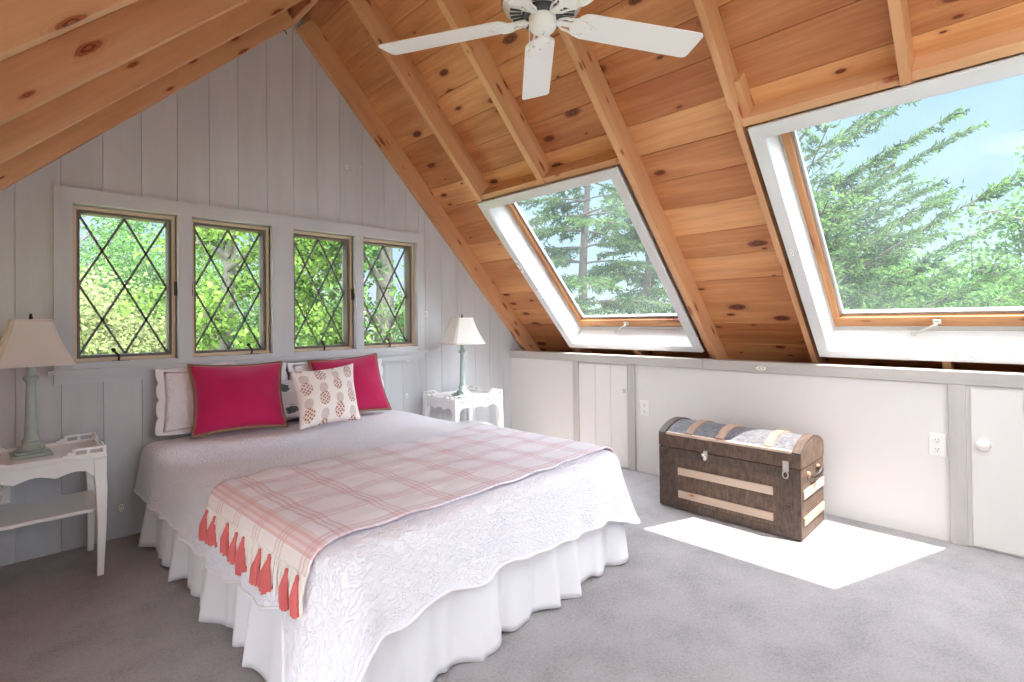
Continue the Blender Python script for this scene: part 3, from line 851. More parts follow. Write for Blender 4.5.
# ------------------------------------------------------------------ plaid throw
throw = empty('throw_blanket', BED0, ANG)
tag(throw, 'pink and white plaid throw with coral tassels across the foot of the bed', 'throw blanket')
LIFT = .014
def side_out(f): return .018 + f * .02
def throw_pt(x, y):
    """x: distance along the cloth, 0 at the left top edge of the bed (negative hangs); y along the bed"""
    y2 = y
    zt = BZ + LIFT + .004 * sin(x * 9 + 1) * sin(y * 8) + .003 * sin(x * 31) * sin(y * 27)+ .0015 * sin(y * 55) + .002 * sin(x * 23 + y * 11)
    r = RQ + LIFT; arc = r * pi / 2
    if x < 0:
        d = -x
        if d < arc: th = d / r; X = RQ - (r + .018) * sin(th); z = BZ - RQ + r * cos(th)
        else: f = (d - arc); X = RQ - r - .018 - .014 * min(1, f / .04) - f * .12 - .007 * sin(y * 26) * min(1, f / .1); z = BZ - RQ - f
        w = min(1, d / .05)
        z = z * w + (z + zt - BZ - LIFT) * (1 - w)
    elif x > BW - 2 * RQ:
        d = x - (BW - 2 * RQ)
        if d < arc: th = d / r; X = BW - RQ + (r + .018) * sin(th); z = BZ - RQ + r * cos(th)
        else: f = d - arc; X = BW - RQ + r + .018 + .014 * min(1, f / .04) + f * .12; z = BZ - RQ - f
    else: X = RQ + x; z = zt
    return V((X, y2, z))
TX0, TX1 = -.112, BW - 2 * RQ + .10
def throw_y(u, v):
    """far and near edges are not quite square to the bed"""
    y0 = .055 + .01 * sin(u * 9) ; y1 = .895 + .035 * u + .012 * sin(u * 7)
    return y0 + (y1 - y0) * v
def near_fall(p, y): return p
m = MB()
m.grid(lambda u, v: throw_pt(TX0 + (TX1 - TX0) * u, throw_y(u, v)), 120, 60, uvfn=lambda u, v: (TX0 + .02 + .05 + (TX1 - TX0) * u, throw_y(u, v)))
tb = m.build('throw_cloth', M['plaid'], throw, smooth=180)
so = tb.modifiers.new('thick', 'SOLIDIFY'); so.thickness = .005; so.offset = 1
# fringe along the hanging left edge
rk = random.Random(11)
m = MB()
for i in range(84):
    v = (i + .5) / 84; y = throw_y(0, v) + rk.uniform(-.003, .003)
    p0 = throw_pt(TX0 + .002, y) + V((-.004, 0, 0)); L = rk.uniform(.075, .125)
    m.tube([p0, p0 + V((-.010, rk.uniform(-.006, .006), -L * .5)), p0 + V((-.012, rk.uniform(-.012, .012), -L))], [.0032, .0036, .0026], 5)
tag(m.build('fringe', M['fringe'], throw, smooth=60), 'cream knotted fringe', kind='stuff')
for v, w in ((.965, .9), (.86, 1.15), (.70, 1.1), (.60, .8), (.525, 1.2), (.36, .85), (.275, 1.2), (.13, .7), (.05, .6)):
    y = throw_y(0, v); p0 = throw_pt(TX0 + .01, y) + V((-.016, 0, -.018 - rk.uniform(0, .016)))
    m = MB(); lean = rk.uniform(-.012, .012); L = rk.uniform(.075, .095)
    m.tube([p0 + V((0, 0, .012)), p0, p0 + V((-.004, 0, -.012))], [.004, .007, .006], 8)
    for k in range(16):
        a = 2 * pi * k / 16; rr = .024 * w * rk.uniform(.7, 1.15)
        e = p0 + V((-.012 + cos(a) * rr * .5, sin(a) * rr + lean, -L * rk.uniform(.9, 1.05)))
        m.tube([p0 + V((-.003 + cos(a) * .003, sin(a) * .004, -.006)), (p0 + e) / 2 + V((-.006, sin(a) * .008 * w, 0)), e], [.004, .0062, .0046], 5, tone=rk.random())
    m.build('tassel', M['tassel'], throw, smooth=60)

# ------------------------------------------------------------------ pillows
def pillow(name, TLc, TRc, BLc, BRc, thick, mat, label, cat, group=None, pip=None, scallop=0, size=None, bow=.045, back=.35):
    """soft cushion stretched between four corner points"""
    c = [V(p) for p in (BLc, BRc, TLc, TRc)]
    cen = (c[0] + c[1] + c[2] + c[3]) / 4
    nrm = (c[1] - c[0]).cross(c[2] - c[0]).normalized()
    if nrm.y > 0: nrm = -nrm
    root = empty(name, (cen.x, cen.y, min(p.z for p in c)))
    tag(root, label, cat, group)
    org = V(root.location)
    W = ((c[1] - c[0]).length + (c[3] - c[2]).length) / 2; H = ((c[2] - c[0]).length + (c[3] - c[1]).length) / 2
    U = (c[1] - c[0]).normalized(); Wd = (c[2] - c[0]).normalized()
    def P(u, v, side):
        # pull the edges in between the corners
        iu = bow * (1 - (2 * v - 1) ** 2) ** 1.0; iv = bow * (1 - (2 * u - 1) ** 2)
        uu = u + (1 - 2 * u) * iu; vv = v + (1 - 2 * v) * iv
        p = c[0] * (1 - uu) * (1 - vv) + c[1] * uu * (1 - vv) + c[2] * (1 - uu) * vv + c[3] * uu * vv
        a = max(0, 1 - (2 * u - 1) ** 2); b = max(0, 1 - (2 * v - 1) ** 2)
        h = thick * (a ** .55) * (b ** .55) * (1 + .05 * sin(u * 9 + v * 5) + .04 * sin(v * 13 - u * 4))
        return p + nrm * (h * (1 if side > 0 else -back)) - org
    n = 28
    m = MB()
    m.grid(lambda u, v: P(u, v, 1), n, n, uvfn=lambda u, v: (u * W, v * H))
    m.grid(lambda u, v: P(1 - u, v, -1), n, n, uvfn=lambda u, v: (u * W, v * H))
    m.build('cover', M[mat], root, smooth=180)
    edge = [P(k / n, 0, 1) for k in range(n)] + [P(1, k / n, 1) for k in range(n)] + [P(1 - k / n, 1, 1) for k in range(n)] + [P(0, 1 - k / n, 1) for k in range(n)]
    if pip:
        q = MB(); q.tube(edge, .0075, 8, closed=True); q.build('piping', M[pip], root, smooth=180)
    if scallop:
        q = MB(); m2 = len(edge); ee = []
        NS = 15; tot = m2
        cc = sum(edge, V((0, 0, 0))) / m2
        fine = []
        for i in range(m2):
            for k in range(4): fine.append(edge[i].lerp(edge[(i + 1) % m2], k / 4))
        mm = len(fine)
        def fl(u, v):
            i = round(u * mm) % mm
            o = fine[i] - cc; o -= nrm * o.dot(nrm); o.normalize()
            s = .6 + .4 * sqrt(abs(sin(u * NS * pi)))
            return fine[i] + o * scallop * s * v + nrm * .004 * sin(u * 60) * v
        q.grid(fl, mm, 4, uvfn=lambda u, v: (u * 3, v * .06))
        fo = q.build('scalloped_flange', M[mat], root, smooth=180)
        s2 = fo.modifiers.new('thick', 'SOLIDIFY'); s2.thickness = .006; s2.offset = 0
    return root
pillow('pillow_sham', (.645, 3.435, .885), (1.285, 3.43, .875), (.63, 3.375, .56), (1.29, 3.35, .56), .042, 'sham', 'white quilted sham with scalloped edge behind the wide magenta cushion', 'pillow', 'white pillow shams', scallop=.045, bow=.02)
pillow('pillow_sham', (1.36, 3.435, .875), (1.99, 3.43, .865), (1.37, 3.37, .55), (1.995, 3.39, .55), .05, 'sham', 'white quilted sham hidden behind the magenta cushion nearer the corner', 'pillow', 'white pillow shams', scallop=.04, bow=.02)
pillow('cushion', (.752, 3.37, .922), (1.262, 3.355, .91), (.735, 3.215, .542), (1.21, 3.135, .542), .095, 'magenta', 'magenta velvet cushion with tan piping at the left, unobstructed', 'cushion', 'magenta cushions', pip='piping')
pillow('cushion', (1.445, 3.385, .90), (1.935, 3.365, .925), (1.42, 3.15, .542), (1.945, 3.185, .542), .09, 'magenta', 'magenta velvet cushion with tan piping, partly behind the pineapple cushion', 'cushion', 'magenta cushions', pip='piping')
pillow('cushion', (1.225, 3.14, .862), (1.645, 3.15, .885), (1.205, 2.945, .542), (1.60, 2.965, .542), .085, 'pineapple', 'cream cushion printed with pineapples in front of the magenta one', 'cushion')
pillow('pillow', (1.16, 3.335, .80), (1.41, 3.34, .80), (1.18, 3.27, .55), (1.405, 3.275, .55), .02, 'leafprint', 'white pillow with gray-green leaf print peeking out behind the pineapple cushion', 'pillow')

# ------------------------------------------------------------------ side tables
def make_side_table():
    root = empty('side_table'); W, DD = .49, .42
    hw, hd = W / 2, DD / 2
    for sx in (-1, 1):
        for sy in (-1, 1):
            m = MB()
            prof = [(0, .0125), (.06, .013), (.25, .017), (.40, .021), (.47, .0225), (.542, .023)]
            pts = []
            x, y = sx * (hw - .024), sy * (hd - .024)
            prev = None
            for (z, r) in prof:
                bend = .010 * sin(pi * (1 - z / .542)) * (1 if z < .47 else 0) * .6
                cx, cy = x + sx * bend, y + sy * bend
                ringp = [(cx - r, cy - r, z), (cx + r, cy - r, z), (cx + r, cy + r, z), (cx - r, cy + r, z)]
                if prev:
                    for k in range(4): m.face([prev[k], prev[(k + 1) % 4], ringp[(k + 1) % 4], ringp[k]])
                else: m.face(ringp[::-1])
                prev = ringp
            m.face(prev)
            m.build('leg', M['white'], root, bevel=.003)
    m = MB(); m.bx(-hw, hw, -hd, hd, .542, .557); m.build('tabletop', M['white'], root, bevel=.005)
    m = MB()
    def apron(L, axis, pos, sgn):
        n = 24; top = .542; loop = []
        for i in range(n + 1):
            u = i / n; x = -L / 2 + L * u
            drop = .066 - .020 * abs(sin(u * pi * 3)) + (.02 * (1 - min(1, min(u, 1 - u) / .08)))
            loop.append((x, top - drop))
        pol = loop + [(L / 2, top), (-L / 2, top)]
        if axis == 'x': m.prism([(x, pos, z) for x, z in pol], (0, .014 * sgn, 0))
        else: m.prism([(pos, x, z) for x, z in pol], (.014 * sgn, 0, 0))
    apron(W - .085, 'x', -hd + .008, 1); apron(W - .085, 'x', hd - .008, -1); apron(DD - .085, 'y', -hw + .008, 1); apron(DD - .085, 'y', hw - .008, -1)
    m.build('apron', M['white'], root, bevel=.002)
    m = MB()
    n = 16; loop = []
    for i in range(n + 1):
        x = -hw + .05 + (W - .10) * i / n; loop.append((x, -hd + .03 + .008 * abs(sin(i / n * pi * 3))))
    pol = [(-hw + .015, -hd + .05)] + loop + [(hw - .015, -hd + .05), (hw - .015, hd - .02), (-hw + .015, hd - .02)]
    m.prism([(x, y, .292) for x, y in pol], (0, 0, .016)); m.build('shelf', M['white'], root, bevel=.003)
    # low rim and pierced corner gallery
    m = MB(); t = .009; zb = .557
    for sy in (-1, 1): m.bx(-hw + .002, hw - .002, sy * (hd - .007) - t / 2, sy * (hd - .007) + t / 2, zb, zb + .012)
    for sx in (-1, 1): m.bx(sx * (hw - .007) - t / 2, sx * (hw - .007) + t / 2, -hd + .012, hd - .012, zb, zb + .012)
    m.build('rim', M['white'], root, bevel=.002)
    for sx in (-1, 1):
        for sy in (-1, 1):
            m = MB(); zt = zb + .040
            for ax in (0, 1):
                L = .12
                def q(a0, a1, z0, z1):
                    if ax == 0:
                        xs = sorted((sx * (hw - .003 - a0), sx * (hw - .003 - a1))); m.bx(xs[0], xs[1], sy * (hd - .007) - t / 2, sy * (hd - .007) + t / 2, z0, z1)
                    else:
                        ys = sorted((sy * (hd - .003 - a0), sy * (hd - .003 - a1))); m.bx(sx * (hw - .007) - t / 2, sx * (hw - .007) + t / 2, ys[0], ys[1], z0, z1)
                q(0, .012, zb + .010, zt); q(.012, L, zt - .010, zt); q(.058, .070, zb + .010, zt - .009); q(.108, L, zb + .010, zt - .009); q(L, L + .016, zb + .010, zt - .012); q(L + .016, L + .03, zb + .010, zt - .022)
            m.build('corner_fretwork', M['white'], root, bevel=.0015)
    return root
st1 = make_side_table()
st2 = copy_tree(st1)
st1.location = (.104, 3.238, 0); st2.location = (2.635, 3.238, 0)
tag(st1, 'white side table with lower shelf at the left edge, holding a teal lamp', 'side table', 'white side tables')
tag(st2, 'white side table in the corner beyond the bed, by the knee wall', 'side table', 'white side tables')

# ------------------------------------------------------------------ table lamps
def make_lamp():
    root = empty('table_lamp')
    m = MB(); 
    m.bx(-.068, .068, -.068, .068, 0, .016); m.bx(-.056, .056, -.056, .056, .016, .026)
    m.build('base', M['teal'], root, bevel=.004)
    m = MB(); m.lathe([(.046, .026), (.05, .034), (.046, .044), (.033, .052), (.03, .062), (.034, .068), (.030, .078), (.024, .09), (.022, .14), (.021, .22), (.017, .32), (.018, .338), (.027, .348), (.030, .355), (.027, .361), (.018, .367), (.016, .375), (.014, .405), (.001, .407)], n=28)
    m.build('column', M['teal'], root, smooth=40)
    m = MB(); m.lathe([(.009, .405), (.009, .43), (.013, .432), (.013, .46), (.001, .462)], n=16); m.build('socket', M['bronze'], root, smooth=40)
    m = MB()
    for sg in (1, -1): m.tube([(sg * .012, 0, .435), (sg * .045, 0, .475), (sg * .05, 0, .535), (sg * .03, 0, .60), (0, 0, .62)], .0022, 6)
    m.build('harp', M['bronze'], root, smooth=60)
    # square bell shade, two corners clipped, concave sides
    m = MB(); zb, zt = .416, .622; nz = 16
    def sec(f):
        w = .068 + (.142 - .068) * ((1 - f) ** 1.7 * .62 + (1 - f) * .38)
        c = w * .14
        return [(w - c, -w), (w, -w + c), (w, w - c), (w - c, w), (-w + c, w), (-w, w - c), (-w, -w + c), (-w + c, -w)]
    for j in range(nz):
        a, b = sec(j / nz), sec((j + 1) / nz); z0 = zb + (zt - zb) * j / nz; z1 = zb + (zt - zb) * (j + 1) / nz
        for k in range(8):
            k2 = (k + 1) % 8
            m.face([(*a[k], z0), (*a[k2], z0), (*b[k2], z1), (*b[k], z1)], [(k, z0), (k + .2, z0), (k + .2, z1), (k, z1)])
    sh = m.build('lampshade', M['shade'], root, smooth=30)
    so = sh.modifiers.new('thick', 'SOLIDIFY'); so.thickness = .0022; so.offset = 1
    for f, z in ((0, zb), (1, zt)):
        m = MB(); s8 = sec(f); m.tube([(x, y, z) for x, y in s8], .0028, 6, closed=True)
        m.build('trim_cord', M['shade'], sh, smooth=60)
    m = MB()
    for k in range(4):
        a = pi / 2 * k; m.tube([(0, 0, .621), (cos(a) * .066, sin(a) * .066, .622)], .0015, 6)
    m.build('spider', M['bronze'], root)
    m = MB(); m.lathe([(.003, .62), (.006, .626), (.008, .634), (.004, .64), (.007, .646), (.001, .653)], n=12); m.build('finial', M['bronze'], root, smooth=60)
    return root
lp = make_lamp(); lp2 = copy_tree(lp)
ZT = .5575
lp.location = (.098, 3.25, ZT); lp.rotation_euler = (0, 0, radians(4))
lp2.location = (2.62, 3.22, ZT); lp2.rotation_euler = (0, 0, radians(-12))
tag(lp, 'teal column lamp with white shade on the left side table', 'lamp', 'table lamps')
tag(lp2, 'teal column lamp with white shade on the corner side table', 'lamp', 'table lamps')

# ------------------------------------------------------------------ dome-top trunk
TX, TY, TW, TD = 2.912, .856, .80, .395        # front face x, near end y, length along y, depth along x
tr = empty('steamer_trunk', (TX + TD / 2, TY + TW / 2, 0))
tag(tr, 'antique dome-top wooden trunk with pale slats standing before the knee wall', 'trunk')
hx, hy = TD / 2, TW / 2; ZS, ZF, ZTOP = .372, .447, .506
m = MB(); m.bx(-hx, hx, -hy, hy, .006, ZS - .003, grain=1); m.build('body', M['trunkbody'], tr, bevel=.004)
m = MB(); nA = 20
def dome(w, zf, zt, off=0):
    pts = []
    # circular arc over the depth
    c = w; s = zt - zf; r = (c * c + s * s) / (2 * s); zc = zt - r; a0 = math.asin(min(1, c / r))
    for i in range(nA + 1):
        a = -a0 + 2 * a0 * i / nA; pts.append(((r + off) * sin(a), zc + (r + off) * cos(a)))
    return pts
sec = [(-hx, ZS)] + dome(hx, ZF, ZTOP) + [(hx, ZS)]
m.prism([(x, -hy, z) for x, z in sec], (0, TW, 0), gdir=(1, 0, 0))
lid = m.build('lid', M['trunklid'], tr, smooth=35)
m = MB()   # wooden front, back and end boards of the lid
m.bx(-hx - .004, -hx + .006, -hy - .002, hy + .002, ZS, ZF - .004, grain=1); m.bx(hx - .006, hx + .004, -hy - .002, hy + .002, ZS, ZF - .004, grain=1)
m.build('lid_front_board', M['trunkbody'], lid, bevel=.002)
for sg in (-1, 1):
    m = MB(); s2 = [(-hx + .002, ZS + .002)] + [(x * .985, z - .004) for x, z in dome(hx, ZF, ZTOP)] + [(hx - .002, ZS + .002)]
    m.prism([(x, sg * hy, z) for x, z in s2], (0, sg * .004, 0), gdir=(1, 0, 0)); m.build('lid_end', M['trunkbody'], lid)
dm = dome(hx, ZF, ZTOP, .009); dm0 = dome(hx, ZF, ZTOP, -.002)
def lid_band(y0, y1, mat, name='lid_slat', i0=1, i1=nA - 1):
    m = MB(); loop = [(x, z) for x, z in dm[i0:i1 + 1]] + [(x, z) for x, z in reversed(dm0[i0:i1 + 1])]
    m.prism([(x, y0, z) for x, z in loop], (0, y1 - y0, 0), gdir=(1, 0, 0)); m.build(name, M[mat], lid, smooth=35)
for y in (-.235, .03, .215): lid_band(y - .022, y + .022, 'lidslat')
for y in (-hy + .02, hy - .02): lid_band(y - .022, y + .022, 'trunkmetal', 'lid_end_band', 0, nA)
m = MB(); m.bx(-hx - .003, -hx + .03, -hy + .045, hy - .045, ZF - .003, ZF + .0125, grain=1); m.build('lid_edge_slat', M['trunkslat'], lid, bevel=.003)
for z in (.235, .098):
    m = MB(); m.bx(-hx - .009, -hx, -hy + .135, hy - .125, z - .022, z + .022, grain=1); m.build('front_slat', M['trunkslat'], tr, bevel=.003)
    m = MB(); m.bx(-hx + .028, hx - .02, -hy - .009, -hy, z - .022, z + .022, grain=0); m.build('end_slat', M['trunkslat'], tr, bevel=.003)
    m = MB(); m.bx(-hx + .028, hx - .02, hy, hy + .009, z - .022, z + .022, grain=0); m.build('end_slat', M['trunkslat'], tr, bevel=.003)
for sg in (-1, 1):   # tin corner sheets on the front
    m = MB(); y0 = sg * hy - (.105 if sg > 0 else 0); m.bx(-hx - .003, -hx, y0, y0 + .105, .01, ZS - .006, grain=2); m.build('corner_plate', M['trunkmetal'], tr)
m = MB(); m.bx(-hx - .003, -hx, -hy + .107, hy - .107, .006, .05, grain=1); m.build('bottom_band', M['trunkmetal'], tr)
m = MB(); m.bx(-hx - .003, -hx, -hy + .107, hy - .107, ZS - .055, ZS - .006, grain=1); m.build('top_band', M['trunkmetal'], tr)
for y, z in ((hy - .05, .19), (-hy + .055, .17)):
    m = MB()
    for k in range(8):
        a = 2 * pi * k / 8; m.sphere((-hx - .003, y + cos(a) * .018, z + sin(a) * .018), .004, n=6)
    m.sphere((-hx - .003, y, z), .007, n=8); m.build('rivet_rosette', M['trunkmetal'], tr, smooth=60)
# lock hasp in the middle, latches at both ends
m = MB(); y = .10; m.bx(-hx - .012, -hx - .003, y - .012, y + .012, .335, .385); m.tube([(-hx - .012, y, .35), (-hx - .03, y - .004, .352), (-hx - .034, y - .006, .335)], [.011, .011, .008], 10)
m.sphere((-hx - .02, y + .008, .362), .012, n=8); m.build('lock_hasp', M['metal'], tr, smooth=40)
for y, mt in ((hy - .05, 'trunkmetal'), (-hy + .07, 'metal')):
    m = MB(); m.bx(-hx - .009, -hx - .003, y - .014, y + .014, .35, .405)
    m.tube([(-hx - .013, y + .013 * cos(a), .335 + .018 * sin(a)) for a in [2 * pi * k / 14 for k in range(14)]], .0035, 6, closed=True); m.build('latch', M[mt], tr, smooth=40)
# leather handle on the near end
m = MB(); pts = [(-.03, -hy - .006, .30), (-.012, -hy - .03, .315), (.02, -hy - .036, .335), (.05, -hy - .030, .338), (.068, -hy - .006, .325)]
m.tube(pts, [.008, .010, .012, .010, .008], 8); m.build('handle', M['leather'], tr, smooth=60)
for x, z in ((-.085, .325), (.085, .33)):
    m = MB(); m.lathe([(.018, 0), (.018, .005), (.012, .012), (.001, .014)], n=16); m.xf(Matrix.Translation((x, -hy, z)) @ Matrix.Rotation(pi / 2, 4, 'X')); m.build('handle_cap', M['rust'], tr, smooth=40)

# ------------------------------------------------------------------ ceiling fan
FX, FY, FZ = 1.403, 1.245, 2.245
fan = empty('ceiling_fan', (FX, FY, FZ)); tag(fan, 'white five-blade ceiling fan hanging from the roof ridge', 'ceiling fan')
m = MB(); m.tube([(0, 0, .14), (0, 0, .80)], .012, 14); m.build('downrod', M['fanwhite'], fan, smooth=60)
m = MB(); m.lathe([(.012, .78), (.05, .80), (.068, .84), (.07, .885)], n=28); m.build('ceiling_canopy', M['fanwhite'], fan, smooth=50)
m = MB(); m.lathe([(.06, .028), (.125, .032), (.142, .045), (.146, .062), (.142, .095), (.12, .125), (.06, .145), (.013, .15)], n=40); mh = m.build('motor_housing', M['fanwhite'], fan, smooth=50)
m = MB()
for k in range(30):
    a = 2 * pi * k / 30; d = V((cos(a), sin(a), 0)); t2 = V((-sin(a), cos(a), 0))
    m.box(V((0, 0, .0285)) + d * .098, .042, .0065, .006, d, t2, (0, 0, 1))
m.build('vent_slots', M['fandark'], mh)
m = MB()
for k in range(30):
    a = 2 * pi * k / 30; d = V((cos(a), sin(a), 0)); t2 = V((-sin(a), cos(a), 0))
    m.box(V((0, 0, .070)) + d * .1455, .006, .010, .022, d, t2, (0, 0, 1))
m.build('side_slots', M['fandark'], mh)
m = MB(); m.lathe([(.001, -.050), (.006, -.050), (.008, -.045), (.03, -.043), (.044, -.037), (.05, -.027), (.05, .008), (.054, .012), (.058, .03), (.001, .03)], n=32); m.build('switch_housing', M['fanwhite'], fan, smooth=40)
m = MB(); m.lathe([(.03, .006), (.07, .008), (.075, .018), (.07, .028), (.03, .03)], n=32); m.build('flywheel', M['fandark'], fan, smooth=50)
m = MB(); m.sphere((0, 0, -.052), .004, n=6); m.build('screw', M['metal'], fan)
m = MB(); q = V((-.052, .012, -.02)); m.tube([q, q + V((-.006, 0, -.02)), q + V((-.006, 0, -.11))], .0014, 6); m.sphere(q + V((-.006, 0, -.118)), .008, (1, 1, 1.5), n=8); m.build('pull_chain', M['plate'], fan, smooth=60)
def blade_pts():
    L0, L1 = .125, .655; out = []
    w0, w1 = .060, .068
    for i in range(9):     # rounded root
        a = pi / 2 + pi * i / 8; out.append((L0 + .045 + .045 * cos(a), w0 * sin(a)))
    out += [(L1 - .02, -w1)]
    for i in range(1, 5): a = -pi / 2 + pi / 2 * i / 4; out.append((L1 - .02 + .02 * cos(a), -w1 + .02 + .02 * sin(a)))
    for i in range(0, 5): a = pi / 2 * i / 4; out.append((L1 - .02 + .02 * cos(a), w1 - .02 + .02 * sin(a)))
    return out
for k in range(5):
    a = radians(45 + 72 * k); Mx = Matrix.Rotation(a, 4, 'Z') @ Matrix.Rotation(radians(-12), 4, 'X')
    m = MB(); m.prism([(x, y, 0) for x, y in blade_pts()], (0, 0, .006)); m.xf(Mx)
    bl = m.build('blade', M['fanwhite'], fan, bevel=.0015)
    m = MB()   # scrolled iron
    m.box((.088, 0, .001), .07, .022, .006)
    m.prism([(.11, -.012, -.004), (.135, -.046, -.004), (.16, -.048, -.004), (.155, -.03, -.004), (.195, -.012, -.004), (.215, 0, -.004), (.195, .012, -.004), (.155, .03, -.004), (.16, .048, -.004), (.135, .046, -.004), (.11, .012, -.004)], (0, 0, .004))
    for sg in (1, -1):
        m.tube([(.06, sg * .012, .004), (.085, sg * .026, .0), (.11, sg * .028, -.003), (.138, sg * .040, -.005), (.165, sg * .038, -.006), (.165, sg * .024, -.006)], .0045, 6)
        m.sphere((.15, sg * .036, -.006), .005, n=6)
    m.sphere((.195, 0, -.006), .005, n=6)
    m.xf(Mx); m.build('blade_iron', M['fanwhite'], bl, smooth=40)

# ------------------------------------------------------------------ outdoors
GZ = -2.6
m = MB(); m.grid(lambda u, v: (-25 + 90 * u, -20 + 90 * v, GZ + .35 * sin(u * 20) * sin(v * 17)), 30, 30)
struct(m.build('ground', M['ground'], smooth=180), 'sunlit meadow ground outside below the windows', 'ground')
def leaf(m, p, d, up, L, W, tone):
    d = d.normalized(); w = d.cross(up)
    if w.length < 1e-3: w = d.cross(V((1, 0, .3)))
    w.normalize()
    m.face([p, p + d * L * .45 + w * W, p + d * L, p + d * L * .45 - w * W], None, tone)
def rv(r): return V((r.uniform(-1, 1), r.uniform(-1, 1), r.uniform(-1, 1)))
def conifer(name, base, h, tr0, z0, zstep, blen, rise, droop, label, seed, dens=1.0, leafm='spruce', group=None, nsz=1.0, per=4, spread=None):
    r = random.Random(seed); base = V(base)
    root = empty(name, base); tag(root, label, 'tree', group)
    t = MB(); f = MB()
    t.tube([(0.05 * sin(i), .05 * cos(i * 1.3), h * i / 10) for i in range(11)], [tr0 * (1 - .09 * i) for i in range(11)], 9)
    z = z0
    while z < h - .2:
        k = (h - z) / (h - z0)
        for b in range(per):
            a = r.uniform(0, 2 * pi) if spread is None else r.uniform(*spread)
            L = blen * (.35 + .65 * k ** .7) * r.uniform(.65, 1.1)
            dirh = V((cos(a), sin(a), 0)); N_ = 8; pts = []
            for i in range(N_ + 1):
                u = i / N_; pts.append(V((0, 0, z)) + dirh * L * u + V((0, 0, L * (rise * u + droop * u * u))) + V((-dirh.y, dirh.x, 0)) * .05 * L * sin(u * 3 + a))
            t.tube(pts, [max(.006, tr0 * .22 * (1 - u / N_) * (L / blen)) for u in range(N_ + 1)], 5, cap=False)
            nt = int(L * 9 * dens) + 2
            for q in range(nt):
                u = r.uniform(.22, 1); i = min(N_ - 1, int(u * N_)); p = pts[i].lerp(pts[i + 1], u * N_ - i)
                bd = (pts[i + 1] - pts[i]).normalized(); sgn = r.choice((-1, 1)); side = V((-dirh.y, dirh.x, 0)) * sgn
                td = (bd * .75 + side * r.uniform(.5, 1.0) + V((0, 0, r.uniform(-.35, .12)))).normalized()
                tl = (.18 + .34 * (1 - u)) * r.uniform(.6, 1.15) * min(1.3, L / 1.4) * nsz
                if q % 2 == 0: t.tube([p, p + td * tl], [.005, .002], 3, cap=False)
                nn = int(9 + 13 * tl * dens)
                tone = min(1, max(0, r.gauss(.5, .22)))
                for s in range(nn):
                    w = s / nn; pp = p + td * tl * w
                    dd = td * .8 + rv(r) * .75 + V((0, 0, -.15))
                    leaf(f, pp, dd, rv(r), r.uniform(.05, .11) * nsz, r.uniform(.008, .017) * nsz, min(1, max(0, tone + r.uniform(-.2, .2))))
        z += zstep * r.uniform(.7, 1.3)
    t.build('trunk', M['darkbark'], root, smooth=60, weld=False); f.build('foliage', M[leafm], root, weld=False)
def broadleaf(name, base, h, tr0, crown, label, seed, leafm='maple', n=5200, lsz=.09, group=None, bark='bark', nb=26, fill=.35, cz=.62):
    r = random.Random(seed); base = V(base)
    root = empty(name, base); tag(root, label, 'tree', group)
    t = MB(); f = MB()
    t.tube([(.08 * sin(i * .8 + seed), .08 * cos(i), h * .88 * i / 10) for i in range(11)], [tr0 * (1 - .085 * i) for i in range(11)], 10)
    cc = V((0, 0, h * cz)); tips = []
    for b in range(nb):
        z = h * r.uniform(.22, .84); a = r.uniform(0, 2 * pi)
        e = V((cos(a) * r.uniform(.35, 1), sin(a) * r.uniform(.35, 1), 0)) * crown
        kz = (z / h - .22) / .62
        e = e * (1 - .45 * kz); tip = V((0, 0, z)) + e + V((0, 0, r.uniform(.2, .55) * e.length + .1))
        pts = [V((0, 0, z)).lerp(tip, u / 6) + V((0, 0, .12 * sin(u / 6 * pi) * e.length)) + rv(r) * .04 for u in range(7)]
        t.tube(pts, [max(.006, tr0 * .3 * (1 - u / 6.5)) for u in range(7)], 6, cap=False)
        for s in range(7):
            u = r.uniform(.3, 1); i = min(5, int(u * 6)); p = pts[i].lerp(pts[i + 1], u * 6 - i)
            d = (rv(r) + V((0, 0, .3)) + (tip - pts[0]).normalized() * .6).normalized(); L = r.uniform(.25, .6) * min(1.4, crown / 1.6)
            t.tube([p, p + d * L * .5 + V((0, 0, .02)), p + d * L], [.009, .006, .003], 4, cap=False)
            tips.append((p, d, L))
    for k in range(n):
        p, d, L = r.choice(tips); c = p + d * L * r.uniform(.2, 1.05) + rv(r) * fill * L
        dd = (rv(r) + V((0, 0, -.3))); tone = min(1, max(0, r.gauss(.5, .28)))
        leaf(f, c, dd, rv(r), lsz * r.uniform(.6, 1.3), lsz * r.uniform(.22, .4), tone)
    t.build('trunk', M[bark], root, smooth=60, weld=False); f.build('foliage', M[leafm], root, weld=False)
def at(dx, dy, dist): return (dx * dist, dy * dist, GZ)
